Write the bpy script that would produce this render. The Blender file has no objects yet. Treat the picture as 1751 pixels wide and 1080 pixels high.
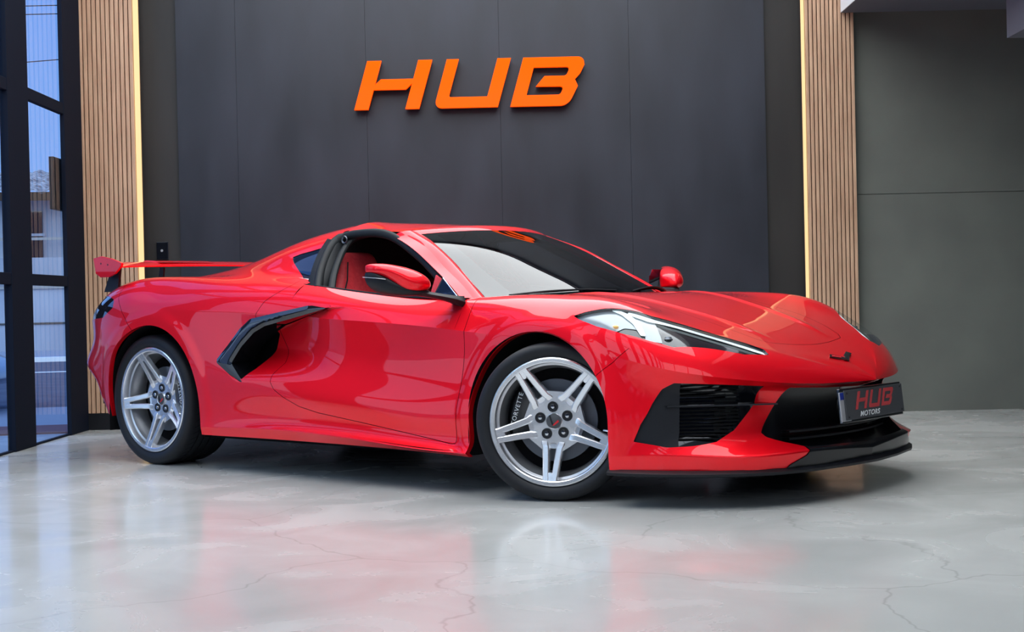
import bpy, math, random
import numpy as np
from mathutils import Vector, Matrix
D = bpy.data; SC = bpy.context.scene; COL = SC.collection
R_ = math.radians
# ---------------------------------------------------------------- camera
cam = D.cameras.new('camera'); cam_o = D.objects.new('camera', cam); COL.objects.link(cam_o); SC.camera = cam_o
F_PX = 2450.0
cam.sensor_fit = 'HORIZONTAL'; cam.sensor_width = 36.0; cam.lens = 36.0*F_PX/1751.0
cam.clip_start = .05; cam.clip_end = 300
def cam_matrix(loc, pitch, roll):
    d = Vector((0, math.cos(pitch), math.sin(pitch))); r = Vector((1, 0, 0)); u = r.cross(d)
    r2 = math.cos(roll)*r+math.sin(roll)*u; u2 = -math.sin(roll)*r+math.cos(roll)*u
    M = Matrix((r2, u2, -d)).transposed().to_4x4(); M.translation = Vector(loc); return M
cam_o.matrix_world = cam_matrix((0, 0, .820), -.009414, -.022049)
# ---------------------------------------------------------------- world and exposure
SC.view_settings.view_transform = 'Standard'; SC.view_settings.look = 'None'
SC.view_settings.exposure = 0.0; SC.view_settings.gamma = 1.0
try: SC.view_settings.use_curve_mapping = False
except Exception: pass
SKY_BLUE, SKY_FRONT = 1.2, 2.6
W = D.worlds.new('dusk_sky'); SC.world = W; W.use_nodes = True
nt = W.node_tree; nt.nodes.clear()
o = nt.nodes.new('ShaderNodeOutputWorld'); bg = nt.nodes.new('ShaderNodeBackground')
tc = nt.nodes.new('ShaderNodeTexCoord'); sp = nt.nodes.new('ShaderNodeSeparateXYZ'); cr = nt.nodes.new('ShaderNodeValToRGB')
nt.links.new(tc.outputs['Generated'], sp.inputs[0]); nt.links.new(sp.outputs['Z'], cr.inputs[0])
cr.color_ramp.elements[0].position = 0.0; cr.color_ramp.elements[0].color = (.34, .52, .90, 1)
cr.color_ramp.elements[1].position = .5; cr.color_ramp.elements[1].color = (.12, .30, .86, 1)
# the street side behind the camera lies towards the bright evening sky
c2 = nt.nodes.new('ShaderNodeValToRGB'); c2.color_ramp.elements[0].position = 0.; c2.color_ramp.elements[1].position = .55
c2.color_ramp.elements[0].color = (.88, .92, 1., 1); c2.color_ramp.elements[1].color = (.76, .85, 1., 1)
nt.links.new(sp.outputs['Z'], c2.inputs[0])
mr = nt.nodes.new('ShaderNodeMapRange'); mr.inputs['From Min'].default_value = .25; mr.inputs['From Max'].default_value = -.35
nt.links.new(sp.outputs['Y'], mr.inputs['Value'])
mx = nt.nodes.new('ShaderNodeMix'); mx.data_type = 'RGBA'; nt.links.new(mr.outputs[0], mx.inputs[0]); nt.links.new(cr.outputs[0], mx.inputs[6]); nt.links.new(c2.outputs[0], mx.inputs[7])
m3 = nt.nodes.new('ShaderNodeMapRange'); m3.inputs['To Min'].default_value = SKY_BLUE; m3.inputs['To Max'].default_value = SKY_FRONT
nt.links.new(mr.outputs[0], m3.inputs['Value']); nt.links.new(m3.outputs[0], bg.inputs[1])
nt.links.new(mx.outputs[2], bg.inputs[0])
nt.links.new(bg.outputs[0], o.inputs[0])
# ---------------------------------------------------------------- materials
def lin(c):
    return tuple((x/12.92 if x <= .04045 else ((x+.055)/1.055)**2.4) for x in c)
def rgb(r, g, b): return lin((r/255, g/255, b/255))
def mat(name, col, rough=.5, metal=0., coat=0., coat_rough=.03, emit=None, estr=0., trans=0., ior=1.45, spec=.5):
    m = D.materials.new(name); m.use_nodes = True; b = m.node_tree.nodes['Principled BSDF']
    b.inputs['Base Color'].default_value = (*col, 1); b.inputs['Roughness'].default_value = rough
    b.inputs['Metallic'].default_value = metal; b.inputs['Coat Weight'].default_value = coat
    b.inputs['Coat Roughness'].default_value = coat_rough; b.inputs['IOR'].default_value = ior
    b.inputs['Specular IOR Level'].default_value = spec
    b.inputs['Transmission Weight'].default_value = trans
    if emit: b.inputs['Emission Color'].default_value = (*emit, 1); b.inputs['Emission Strength'].default_value = estr
    return m
def N(m, kind, **kw):
    n = m.node_tree.nodes.new(kind)
    for k, v in kw.items(): setattr(n, k, v)
    return n
def link(m, a, b): m.node_tree.links.new(a, b)
def bsdf(m): return m.node_tree.nodes['Principled BSDF']
def noise_color(m, c1, c2, scale, stretch=(1, 1, 1), detail=6, lo=.35, hi=.65, rough=None, bump=0., coord='Object'):
    t = N(m, 'ShaderNodeTexCoord'); mp = N(m, 'ShaderNodeMapping'); mp.inputs['Scale'].default_value = stretch
    ns = N(m, 'ShaderNodeTexNoise'); ns.inputs['Scale'].default_value = scale; ns.inputs['Detail'].default_value = detail
    cr = N(m, 'ShaderNodeValToRGB'); cr.color_ramp.elements[0].position = lo; cr.color_ramp.elements[1].position = hi
    cr.color_ramp.elements[0].color = (*c1, 1); cr.color_ramp.elements[1].color = (*c2, 1)
    link(m, t.outputs[coord], mp.inputs[0]); link(m, mp.outputs[0], ns.inputs['Vector']); link(m, ns.outputs['Fac'], cr.inputs[0])
    link(m, cr.outputs[0], bsdf(m).inputs['Base Color'])
    if rough:
        mr = N(m, 'ShaderNodeMapRange'); mr.inputs['To Min'].default_value = rough[0]; mr.inputs['To Max'].default_value = rough[1]
        link(m, ns.outputs['Fac'], mr.inputs[0]); link(m, mr.outputs[0], bsdf(m).inputs['Roughness'])
    if bump:
        bp = N(m, 'ShaderNodeBump'); bp.inputs['Strength'].default_value = bump; bp.inputs['Distance'].default_value = .01
        link(m, ns.outputs['Fac'], bp.inputs['Height']); link(m, bp.outputs[0], bsdf(m).inputs['Normal'])
    return ns, cr
def clear_glass(name, tint, gloss_rough=0.0, ior=1.5):
    m = D.materials.new(name); m.use_nodes = True; n = m.node_tree; n.nodes.clear()
    out = n.nodes.new('ShaderNodeOutputMaterial'); mx = n.nodes.new('ShaderNodeMixShader'); fr = n.nodes.new('ShaderNodeFresnel')
    tr = n.nodes.new('ShaderNodeBsdfTransparent'); gl = n.nodes.new('ShaderNodeBsdfGlossy')
    fr.inputs[0].default_value = ior; tr.inputs[0].default_value = (*tint, 1); gl.inputs['Roughness'].default_value = gloss_rough
    # the far face of a pane passes light straight through; the near face carries both reflections
    ge_ = n.nodes.new('ShaderNodeNewGeometry'); iv = n.nodes.new('ShaderNodeMath'); iv.operation = 'SUBTRACT'; iv.inputs[0].default_value = 1
    mu = n.nodes.new('ShaderNodeMath'); mu.operation = 'MULTIPLY'
    n.links.new(ge_.outputs['Backfacing'], iv.inputs[1]); n.links.new(fr.outputs[0], mu.inputs[0]); n.links.new(iv.outputs[0], mu.inputs[1])
    n.links.new(mu.outputs[0], mx.inputs[0]); n.links.new(tr.outputs[0], mx.inputs[1]); n.links.new(gl.outputs[0], mx.inputs[2])
    n.links.new(mx.outputs[0], out.inputs[0]); return m
M = {}
M['paint'] = mat('red_car_paint', (.97, .0008, .012), .42, .6, 1., .02)
bsdf(M['paint']).inputs['Coat IOR'].default_value = 1.40
bsdf(M['paint']).inputs['Specular IOR Level'].default_value = .3
M['black_gloss'] = mat('gloss_black', (.006, .007, .010), .12, 0, 1., .02)
M['black_satin'] = mat('satin_black', (.009, .010, .013), .42, spec=.3)
M['lip_black'] = mat('lip_black', (.006, .007, .009), .22, spec=.45)
M['black_matte'] = mat('matte_black', (.006, .006, .007), .9, spec=.1)
M['rubber'] = mat('tyre_rubber', (.010, .011, .014), .55, spec=.35)
M['seal'] = mat('door_seal_rubber', (.014, .016, .018), .5, spec=.25)
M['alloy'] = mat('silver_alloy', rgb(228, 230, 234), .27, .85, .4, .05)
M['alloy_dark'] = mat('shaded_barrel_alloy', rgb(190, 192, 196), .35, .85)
M['steel'] = mat('brake_disc_steel', rgb(96, 100, 108), .42, .8)
M['chrome'] = mat('chrome', rgb(220, 222, 225), .08, 1.)
M['caliper'] = mat('black_caliper', (.012, .012, .014), .3, 0, .6)
M['white_mark'] = mat('white_lettering', rgb(225, 228, 230), .4)
M['red_mark'] = mat('red_lettering', rgb(200, 30, 40), .4)
M['leather'] = mat('red_leather', rgb(196, 28, 38), .55)
noise_color(M['leather'], rgb(240, 66, 78), rgb(250, 80, 90), 60)
M['carpet'] = mat('dark_cabin_trim', (.010, .010, .012), .85)
M['glass_ws'] = clear_glass('windshield_glass', (.20, .24, .25), 0, 1.85)
M['frit'] = mat('windscreen_black_border', (.02, .022, .024), .25, 0, 1., .05)
M['glass_dark'] = mat('tinted_side_glass', (.006, .012, .03), .03, 0, 1., .01)
M['lens'] = clear_glass('headlight_lens', (.95, .97, .98), 0, 1.16)
M['lamp_white'] = mat('headlight_reflector_sheen', rgb(150, 156, 160), .18, .3, .5, .03)
M['lamp_strip'] = mat('daytime_light_guide', rgb(226, 238, 240), .2, 0, .5, emit=(.75, .92, .95), estr=.55)
M['amber'] = mat('amber_indicator', rgb(240, 170, 60), .3, emit=(1., .55, .12), estr=2.0)
M['taillens'] = mat('smoked_tail_lens', (.01, .008, .012), .05, 0, 1., .01)
M['tailred'] = mat('red_tail_lens', (.5, .01, .02), .1, 0, 1., .01)
M['wall_panel'] = mat('dark_wall_panel', rgb(68, 73, 84), .42, spec=.5)
noise_color(M['wall_panel'], rgb(31, 34, 42), rgb(43, 47, 57), 2.2, (1.6, 1, .5), 8, .3, .7, rough=(.34, .55))
M['wall_niche'] = mat('dark_brown_grey_wall', rgb(62, 61, 62), .45)
noise_color(M['wall_niche'], rgb(35, 34, 34), rgb(52, 50, 47), 1.6, (2, 1, .35), 7, .3, .75, rough=(.35, .6))
M['wall_green'] = mat('green_grey_wall', rgb(92, 95, 91), .8, spec=.3)
noise_color(M['wall_green'], rgb(98, 101, 96), rgb(108, 112, 105), 2.0, (1, 1, 1), 8, .3, .7)
M['ceiling'] = mat('white_ceiling', rgb(205, 208, 212), .8)
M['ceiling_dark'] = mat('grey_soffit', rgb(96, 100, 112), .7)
M['frame'] = mat('black_aluminium', (.006, .009, .018), .7, 0, spec=.08)
M['wood'] = mat('oak_slats', rgb(190, 150, 118), .5)
noise_color(M['wood'], rgb(170, 134, 108), rgb(204, 170, 140), 3.5, (14, 14, .9), 8, .3, .7)
M['louvre'] = mat('dull_black_louvre', (.007, .007, .008), .6, spec=.15)
M['blade_grey'] = mat('satin_grey_blade', rgb(64, 68, 73), .4, spec=.4)
M['dark_facade'] = mat('added_dark_facade', rgb(58, 52, 54), .9)
M['wood_gap'] = mat('slat_backing', rgb(52, 40, 32), .8)
M['led'] = mat('warm_led_strip', (.3, .22, .12), .5, emit=(1., .70, .32), estr=.9)
M['orange'] = mat('orange_acrylic_glow', (1., .085, .001), .12, 0, 0, .02, emit=(1., .085, .0), estr=.62, spec=.1)  # emission added only to lift the orange of the letters
M['orange_side'] = mat('dark_letter_return', rgb(60, 22, 22), .4)
M['lightpanel'] = mat('luminous_ceiling_film', (1, 1, 1), .6, emit=(.93, .98, 1.), estr=4.7)
M['glass_pane'] = clear_glass('window_glass', (.80, .91, 1.), 0, 1.45)
M['facade'] = mat('pale_painted_facade', rgb(196, 206, 222), .9)
noise_color(M['facade'], rgb(140, 150, 172), rgb(165, 174, 192), 1.0, (1, 1, .4), 6)
M['roof_tile'] = mat('weathered_roof_tiles', rgb(150, 152, 156), .9)
M['asphalt'] = mat('asphalt', rgb(104, 112, 130), .85)
noise_color(M['asphalt'], rgb(62, 70, 92), rgb(80, 88, 108), 3, (1, 1, 1))
M['pavement'] = mat('pavement', rgb(140, 150, 170), .85)
M['paver_red'] = mat('red_pavers', rgb(112, 78, 86), .85)
M['roadline'] = mat('white_road_paint', rgb(226, 232, 240), .7)
M['car_silver'] = mat('silver_paint', rgb(150, 158, 170), .3, .3, 1., .05)
M['plate_grey'] = mat('plate_grey', rgb(66, 68, 72), .45)
M['plate_blue'] = mat('plate_blue', rgb(28, 48, 140), .4)
M['plate_white'] = mat('plate_white', rgb(150, 152, 156), .5)
M['plate_red'] = mat('plate_lettering_red', rgb(186, 62, 66), .5)
M['floor'] = mat('polished_concrete', rgb(180, 183, 182), .16, 0, .25, .08)
# floor: polished concrete, cloudy, with hairline cracks and scuffs
def floor_mat(m):
    t = N(m, 'ShaderNodeTexCoord')
    ns, cr = noise_color(m, rgb(164, 166, 163), rgb(190, 191, 188), .9, (1, .6, 1), 9, .28, .74)
    n2 = N(m, 'ShaderNodeTexNoise'); n2.inputs['Scale'].default_value = 1.7; n2.inputs['Detail'].default_value = 10; n2.inputs['Distortion'].default_value = 1.2
    link(m, t.outputs['Object'], n2.inputs['Vector'])
    c2 = N(m, 'ShaderNodeValToRGB'); c2.color_ramp.elements[0].position = .54; c2.color_ramp.elements[1].position = .72
    c2.color_ramp.elements[0].color = (0, 0, 0, 1); c2.color_ramp.elements[1].color = (.13, .13, .13, 1)
    link(m, n2.outputs['Fac'], c2.inputs[0])
    mx = N(m, 'ShaderNodeMix', data_type='RGBA'); mx.inputs[7].default_value = (*rgb(212, 215, 213), 1)
    link(m, c2.outputs[0], mx.inputs[0]); link(m, cr.outputs[0], mx.inputs[6])
    n3 = N(m, 'ShaderNodeTexNoise'); n3.inputs['Scale'].default_value = 1.1; n3.inputs['Detail'].default_value = 5
    link(m, t.outputs['Object'], n3.inputs['Vector'])
    ad = N(m, 'ShaderNodeMix', data_type='RGBA'); ad.blend_type = 'ADD'; ad.inputs[0].default_value = .7
    link(m, t.outputs['Object'], ad.inputs[6]); link(m, n3.outputs['Color'], ad.inputs[7])
    vo = N(m, 'ShaderNodeTexVoronoi', feature='DISTANCE_TO_EDGE'); vo.inputs['Scale'].default_value = .62
    link(m, ad.outputs[2], vo.inputs['Vector'])
    c3 = N(m, 'ShaderNodeValToRGB'); c3.color_ramp.elements[0].position = .0; c3.color_ramp.elements[1].position = .0035
    c3.color_ramp.elements[0].color = (.28, .28, .28, 1); c3.color_ramp.elements[1].color = (0, 0, 0, 1)
    link(m, vo.outputs['Distance'], c3.inputs[0])
    m2 = N(m, 'ShaderNodeMix', data_type='RGBA'); m2.inputs[7].default_value = (*rgb(96, 92, 92), 1)
    link(m, c3.outputs[0], m2.inputs[0]); link(m, mx.outputs[2], m2.inputs[6]); link(m, m2.outputs[2], bsdf(m).inputs['Base Color'])
    mr = N(m, 'ShaderNodeMapRange'); mr.inputs['From Min'].default_value = .3; mr.inputs['From Max'].default_value = .7
    mr.inputs['To Min'].default_value = .14; mr.inputs['To Max'].default_value = .34
    link(m, n2.outputs['Fac'], mr.inputs[0]); link(m, mr.outputs[0], bsdf(m).inputs['Roughness'])
floor_mat(M['floor'])
# ---------------------------------------------------------------- mesh helpers
class MB:
    def __init__(s): s.v = []; s.f = []; s.mi = []; s.cur = 0
    def add(s, vs, fs):
        o = len(s.v); s.v += [tuple(map(float, p)) for p in vs]; s.f += [tuple(o+i for i in f) for f in fs]; s.mi += [s.cur]*len(fs); return s
    def box(s, a, b, bev=0):
        x0, y0, z0 = a; x1, y1, z1 = b
        x0, x1 = min(x0, x1), max(x0, x1); y0, y1 = min(y0, y1), max(y0, y1); z0, z1 = min(z0, z1), max(z0, z1)
        return s.add([(x0, y0, z0), (x1, y0, z0), (x1, y1, z0), (x0, y1, z0), (x0, y0, z1), (x1, y0, z1), (x1, y1, z1), (x0, y1, z1)],
                     [(0, 3, 2, 1), (4, 5, 6, 7), (0, 1, 5, 4), (1, 2, 6, 5), (2, 3, 7, 6), (3, 0, 4, 7)])
    def prism(s, poly, a, b, axis='y'):
        """poly: 2D outline; extruded from a to b along axis"""
        P = {'y': lambda p, t: (p[0], t, p[1]), 'x': lambda p, t: (t, p[0], p[1]), 'z': lambda p, t: (p[0], p[1], t)}[axis]
        n = len(poly); return s.add([P(p, a) for p in poly]+[P(p, b) for p in poly],
            [tuple(range(n))[::-1], tuple(range(n, 2*n))]+[(i, (i+1) % n, n+(i+1) % n, n+i) for i in range(n)])
    def grid(s, G, closed=False):
        """G: rows x cols of points"""
        nr, nc = len(G), len(G[0]); vs = [p for r in G for p in r]; fs = []
        for i in range(nr-1):
            for j in range(nc-(0 if closed else 1)):
                k = (j+1) % nc; fs.append((i*nc+j, i*nc+k, (i+1)*nc+k, (i+1)*nc+j))
        return s.add(vs, fs)
    def tube(s, pts, rad, n=12, flat=None, cap=True, up=None):
        """round or flattened tube; rad scalar/list or (a,b) pairs; up fixes the section's second axis"""
        pts = [Vector(p) for p in pts]; rows = []
        for i, p in enumerate(pts):
            t = (pts[min(i+1, len(pts)-1)]-pts[max(i-1, 0)]).normalized()
            ref = Vector(up) if up else (Vector((0, 0, 1)) if abs(t.z) < .9 else Vector((1, 0, 0)))
            a = t.cross(ref).normalized(); b = a.cross(t).normalized()
            r = rad[i] if isinstance(rad, list) else rad
            ra, rb = r if isinstance(r, tuple) else (r, r)
            rows.append([p+a*(ra*math.cos(2*math.pi*k/n))+b*(rb*math.sin(2*math.pi*k/n)) for k in range(n)])
        s.grid(rows, closed=True)
        if cap:
            s.add(rows[0], [tuple(range(n))[::-1]]); s.add(rows[-1], [tuple(range(n))])
        return s
    def lathe(s, prof, n=64, axis='y', c=(0, 0, 0), closed_prof=False):
        """prof: (radius, along)"""
        rows = []
        for r, h in prof:
            row = []
            for k in range(n):
                a = 2*math.pi*k/n; ca, sa = r*math.cos(a), r*math.sin(a)
                p = {'y': (ca, h, sa), 'x': (h, ca, sa), 'z': (ca, sa, h)}[axis]
                row.append((p[0]+c[0], p[1]+c[1], p[2]+c[2]))
            rows.append(row)
        return s.grid(rows, closed=True)
def link_obj(name, me, m, parent=None, smooth=True, angle=None):
    o = D.objects.new(name, me); COL.objects.link(o)
    for k in (m if isinstance(m, (list, tuple)) else [m]): me.materials.append(k)
    if parent: o.parent = parent
    return o
def obj(name, mb, m, parent=None, smooth=False, bevel=0., auto=35, recalc=True, subsurf=0):
    import bmesh
    me = D.meshes.new(name); me.from_pydata(mb.v, [], mb.f); me.update()
    if recalc:
        bm = bmesh.new(); bm.from_mesh(me); bmesh.ops.remove_doubles(bm, verts=bm.verts, dist=1e-6)
        bmesh.ops.recalc_face_normals(bm, faces=bm.faces)
        if smooth:
            for e in bm.edges:
                if len(e.link_faces) == 2 and e.calc_face_angle(0) > R_(auto): e.smooth = False
        bm.to_mesh(me); bm.free()
    elif any(mb.mi): me.polygons.foreach_set('material_index', mb.mi)
    if smooth: me.polygons.foreach_set('use_smooth', [True]*len(me.polygons))
    o = link_obj(name, me, m, parent)
    if bevel:
        b = o.modifiers.new('bevel', 'BEVEL'); b.width = bevel; b.segments = 3; b.limit_method = 'ANGLE'; b.angle_limit = R_(40)
    if subsurf:
        sm = o.modifiers.new('subdivision', 'SUBSURF'); sm.levels = sm.render_levels = subsurf
    return o
def empty(name, loc=(0, 0, 0), rz=0., parent=None):
    o = D.objects.new(name, None); COL.objects.link(o); o.location = loc; o.rotation_euler = (0, 0, rz); o.empty_display_size = .2
    if parent: o.parent = parent
    return o
def tag(o, label=None, cat=None, group=None, kind=None):
    if label: o['label'] = label
    if cat: o['category'] = cat
    if group: o['group'] = group
    if kind: o['kind'] = kind
    return o
def struct(name, mb, m, **k): return tag(obj(name, mb, m, **k), kind='structure')
def copy_tree(o, parent=None, loc=None):
    c = o.copy(); COL.objects.link(c); c.parent = parent
    if loc is not None: c.location = loc
    for ch in list(o.children): copy_tree(ch, c)
    return c
LIGHTS = [(-2.6, 2.0, 2.6, 9.9, 'large white luminous ceiling panel above the car')]
# ---------------------------------------------------------------- the room (X right, Y away from the camera, Z up)
WY = 10.05; CEIL = 4.3
struct('floor', MB().box((-3.0, -3.2, -.12), (7.0, 10.4, 0)), M['floor'])
struct('ceiling', MB().box((-3.1, -3.2, CEIL), (7.0, 10.4, CEIL+.15)), M['ceiling'])
# dark feature wall in six sheets with hairline joints
b = MB(); b.box((-2.6, WY+.03, 0), (2.1, WY+.2, CEIL))
struct('wall_back', b, M['wall_niche'])
edges = [-2.311, -1.894, -.985, -.05, .858, 1.806]
for i in range(5):
    b = MB(); b.box((edges[i]+.0008, WY-.005, 0), (edges[i+1]-.0008, WY+.028, CEIL)); o = obj('wall_panel', b, M['wall_panel'])
    tag(o, kind='structure'); o.name = 'trim_%d' % (i+1)
# green-grey wall on the right with its horizontal joint
b = MB(); b.box((2.42, 10.0, 0), (7.0, 10.2, 1.5165)); b.box((2.42, 10.0, 1.5205), (7.0, 10.2, CEIL)); b.box((2.42, 10.01, 1.516), (7.0, 10.19, 1.521))
struct('wall_right_back', b, M['wall_green'])
struct('wall_right', MB().box((7.0, -3.2, 0), (7.2, 10.4, CEIL)), M['wall_green'])
# concrete soffit over the right bay, with its pale edge, and a dropped beam
struct('ceiling_soffit', MB().box((2.318, 3.2, 2.770), (7.0, 9.92, 3.02)), M['ceiling_dark'])
struct('trim_6', MB().box((2.312, 3.2, 2.768), (2.3175, 9.90, 3.03)), M['ceiling'])
struct('trim_7', MB().box((2.967, 4.0, 2.32), (4.6, 8.5, 2.768)), M['ceiling_dark'])
# slatted oak pillars
def pillar(x0, x1, led_left, label):
    root = empty('slatted_pillar', ((x0+x1)/2, 9.93, 0)); cx = (x0+x1)/2
    tag(root, label, 'pillar', None)
    obj('core', MB().box((x0-cx+.004, .022, .115), (x1-cx-.004, .10, CEIL-.01)), M['wood_gap'], root)
    obj('plinth', MB().box((x0-cx, -.004, 0), (x1-cx, .10, .113)), M['black_satin'], root)
    n = 12; pitch = (x1-x0)/n; b = MB()
    for i in range(n):
        a = x0-cx+i*pitch; b.box((a+.0035, 0, .115), (a+pitch-.0035, .022, CEIL-.01))
    obj('slats', b, M['wood'], root, bevel=.002)
    if led_left: a, c, e = x0-cx-.001, x0-cx-.022, 1
    else: a, c, e = x1-cx+.001, x1-cx+.036, -1
    obj('led_strip', MB().box((a, .004, .12), (c, .020, CEIL-.02)), M['led'], root)
    obj('led_channel', MB().box((a, .021, .12), (c+.002*(-e), .035, CEIL-.02)), M['wood_gap'], root)
    return root
pillar(-2.962, -2.580, False, 'oak slatted pillar beside the window, behind the rear wing')
pillar(2.066, 2.410, True, 'oak slatted pillar right of the dark wall, behind the car nose')
# window wall on the left
WX = -2.95
ymul = [9.735]+[8.655-1.08*k for k in range(0, 11)]
b = MB()
b.box((WX-.03, 9.545, 0), (WX, 9.955, CEIL))
for y in ymul[1:]: b.box((WX-.05, y-.183, 0), (WX, y+.183, CEIL))
struct('window_1', b, M['frame'], bevel=.004)
b = MB()
for z0, z1 in ((.992, 1.062), (2.138, 2.212), (3.29, 3.36)): b.box((WX-.04, -3.1, z0), (WX-.004, 9.56, z1))
b.box((WX-.04, -3.1, 0), (WX-.012, 9.56, .012))
struct('window_2', b, M['frame'], bevel=.003)
struct('window_3', MB().box((WX-.028, -3.1, .012), (WX-.022, 9.56, CEIL)), M['glass_pane'])
# shopfront behind the camera: slim posts, open to the street
b = MB()
for x in (-2.9, -1.0, .9, 2.8, 4.7, 6.6): b.box((x-.05, -3.15, 0), (x+.05, -3.05, CEIL))
b.box((-2.9, -3.14, 2.6), (6.6, -3.06, 2.7))
struct('window_4', b, M['frame'])
# luminous ceiling
def lightbox(x0, x1, y0, y1, label):
    r = empty('ceiling_light', ((x0+x1)/2, (y0+y1)/2, CEIL)); tag(r, label, 'ceiling light', 'luminous ceiling panels')
    hx, hy = (x1-x0)/2, (y1-y0)/2; b = MB()
    for a, c in (((-hx, -hy), (hx, -hy+.04)), ((-hx, hy-.04), (hx, hy)), ((-hx, -hy), (-hx+.04, hy)), ((hx-.04, -hy), (hx, hy))):
        b.box((a[0], a[1], -.06), (c[0], c[1], -.001))
    obj('frame', b, M['frame'], r)
    obj('diffuser', MB().box((-hx+.041, -hy+.041, -.045), (hx-.041, hy-.041, -.02)), M['lightpanel'], r)
for i, (x0, x1, y0, y1, w) in enumerate(LIGHTS): lightbox(x0, x1, y0, y1, w)
# control plate on the wall
r = empty('wall_switch', (-2.447, WY+.024, 1.238)); tag(r, 'small black touch switch plate on the dark wall by the left pillar', 'switch')
obj('plate', MB().box((-.038, -.012, -.060), (.038, .004, .060)), M['black_gloss'], r, bevel=.002)
obj('side_trim', MB().box((.0385, -.010, -.060), (.044, .004, .060)), M['chrome'], r)
obj('button', MB().lathe([(.0, -.0135), (.006, -.0135), (.006, -.0125), (.009, -.0125), (.009, -.0135), (.0095, -.0122)], 24), M['plate_white'], r)
# ---------------------------------------------------------------- HUB sign letters
def letters(sz, kind):
    """outlines of the three slanted letters in unit height coordinates (x right, z up)"""
    return
SH = .335
def slant(x, z): return (x+z*.29, z)
def arc(cx, cz, r, a0, a1, n=7): return [(cx+r*math.cos(R_(a0+(a1-a0)*i/n)), cz+r*math.sin(R_(a0+(a1-a0)*i/n))) for i in range(n+1)]
def hub_outlines():
    """height 1; returns {'H': [outlines], 'U':..., 'B':...} before slanting; from the sign's own proportions"""
    H = [[(0, 0), (.285, 0), (.285, 1), (0, 1)], [(1.058, 0), (1.34, 0), (1.34, 1), (1.058, 1)],
         [(.289, .405), (.955, .405), (1.052, .53), (1.052, .615), (.385, .615), (.289, .50)]]
    U = [[(1.65, 1), (1.65, .16)]+arc(1.81, .16, .16, 180, 270)+[(2.97, 0), (2.97, 1), (2.70, 1), (2.70, .215), (1.94, .215)]+arc(1.94, .265, .05, 270, 180)+[(1.89, 1)]]
    B = [[(3.235, 0), (4.24, 0)]+arc(4.27, .20, .20, 270, 350)+[(4.52, .40), (4.42, .54), (4.50, .66), (4.54, .84)]+arc(4.36, .83, .17, 10, 90)+[(3.235, 1)],]
    return H, U, B
def letter_B_grid():
    pass
def plate_letter(polys, name, holes=None, parent=None, depth=.035, m=None, s=SH, ox=0, oz=0, face=0.0, axis_y=True, M4=None, label=None, bevel=0.0015, sl=.29):
    import bmesh
    cu = D.curves.new(name, 'CURVE'); cu.dimensions = '2D'; cu.fill_mode = 'BOTH'; cu.extrude = depth/2; cu.bevel_depth = bevel; cu.bevel_resolution = 1
    for pl in polys:
        sp_ = cu.splines.new('POLY'); sp_.points.add(len(pl)-1)
        for i, p in enumerate(pl):
            q = (p[0]+p[1]*sl, p[1]); sp_.points[i].co = (q[0]*s+ox, q[1]*s+oz, 0, 1)
        sp_.use_cyclic_u = True
    tmp = D.objects.new(name+'_c', cu); COL.objects.link(tmp)
    dg = bpy.context.evaluated_depsgraph_get(); me = D.meshes.new_from_object(tmp.evaluated_get(dg)); D.objects.remove(tmp)
    me.name = name; me.materials.clear(); o = D.objects.new(name, me); COL.objects.link(o)
    for k in (m or [M['orange']]): me.materials.append(k)
    return o
H_, U_, B_ = hub_outlines()
Bhole = [[(3.50, .22), (4.14, .22)]+arc(4.16, .28, .06, 270, 360, 4)+arc(4.16, .33, .07, 0, 90, 4)+[(3.66, .405), (3.78, .61), (4.16, .61)]+arc(4.18, .67, .06, 270, 360, 4)+arc(4.18, .73, .07, 0, 90, 4)+[(3.50, .80)]]
def hub_letters(scale, place, mats, depth, prefix, parent=None, bevel=.0015, sl=.29):
    out = []
    for nm, pl in (('H', H_), ('U', U_), ('B', B_+Bhole)):
        o = plate_letter(pl, prefix, m=mats, s=scale, depth=depth, bevel=bevel, sl=sl); o.matrix_world = place; out.append(o)
        if parent: o.parent = parent
    return out
PL = Matrix(((1, 0, 0, -1.062), (0, 0, -1, 9.975), (0, 1, 0, 2.180), (0, 0, 0, 1)))
xs = .335
for o, ch in zip(hub_letters(xs, PL, [M['orange']], .028, 'sign_letter'), 'HUB'):
    tag(o, 'glossy orange sign letter %s standing off the dark wall' % ch, 'sign letter', 'sign letters on the dark wall')
    back = D.objects.new('letter_return', o.data.copy()); COL.objects.link(back)
    back.data.materials.clear(); back.data.materials.append(M['orange_side'])
    back.parent = o; back.matrix_parent_inverse = Matrix(); back.location = (0, 0, -.032)
# ---------------------------------------------------------------- street outside the left window
struct('ground_outside', MB().box((-60, -3.2, -.2), (-3.04, 12.6, -.03)), M['pavement'])
EX = empty('street_axis', (0, 0, 0)); D.objects.remove(EX)
def rot(p, a=R_(9), c=(-4.3, 12.6)):
    x, y = p[0]-c[0], p[1]-c[1]; return (c[0]+x*math.cos(a)-y*math.sin(a), c[1]+x*math.sin(a)+y*math.cos(a), p[2])
def rbox(a, c):
    b = MB().box(a, c); b.v = [rot(v) for v in b.v]; return b
struct('road', rbox((-45, 12.7, -.3), (30, 25.5, -.028)), M['asphalt'])
struct('pavement_far', rbox((-45, 25.5, -.3), (30, 31, .04)), M['pavement'])
struct('pavement_near', rbox((-45, 10.6, -.3), (12, 12.7, -.02)), M['pavement'])
b = rbox((-40, 9.9, -.3), (-1.5, 10.6, -.018)); struct('paver_band', b, M['paver_red'])
b = MB()
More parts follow.
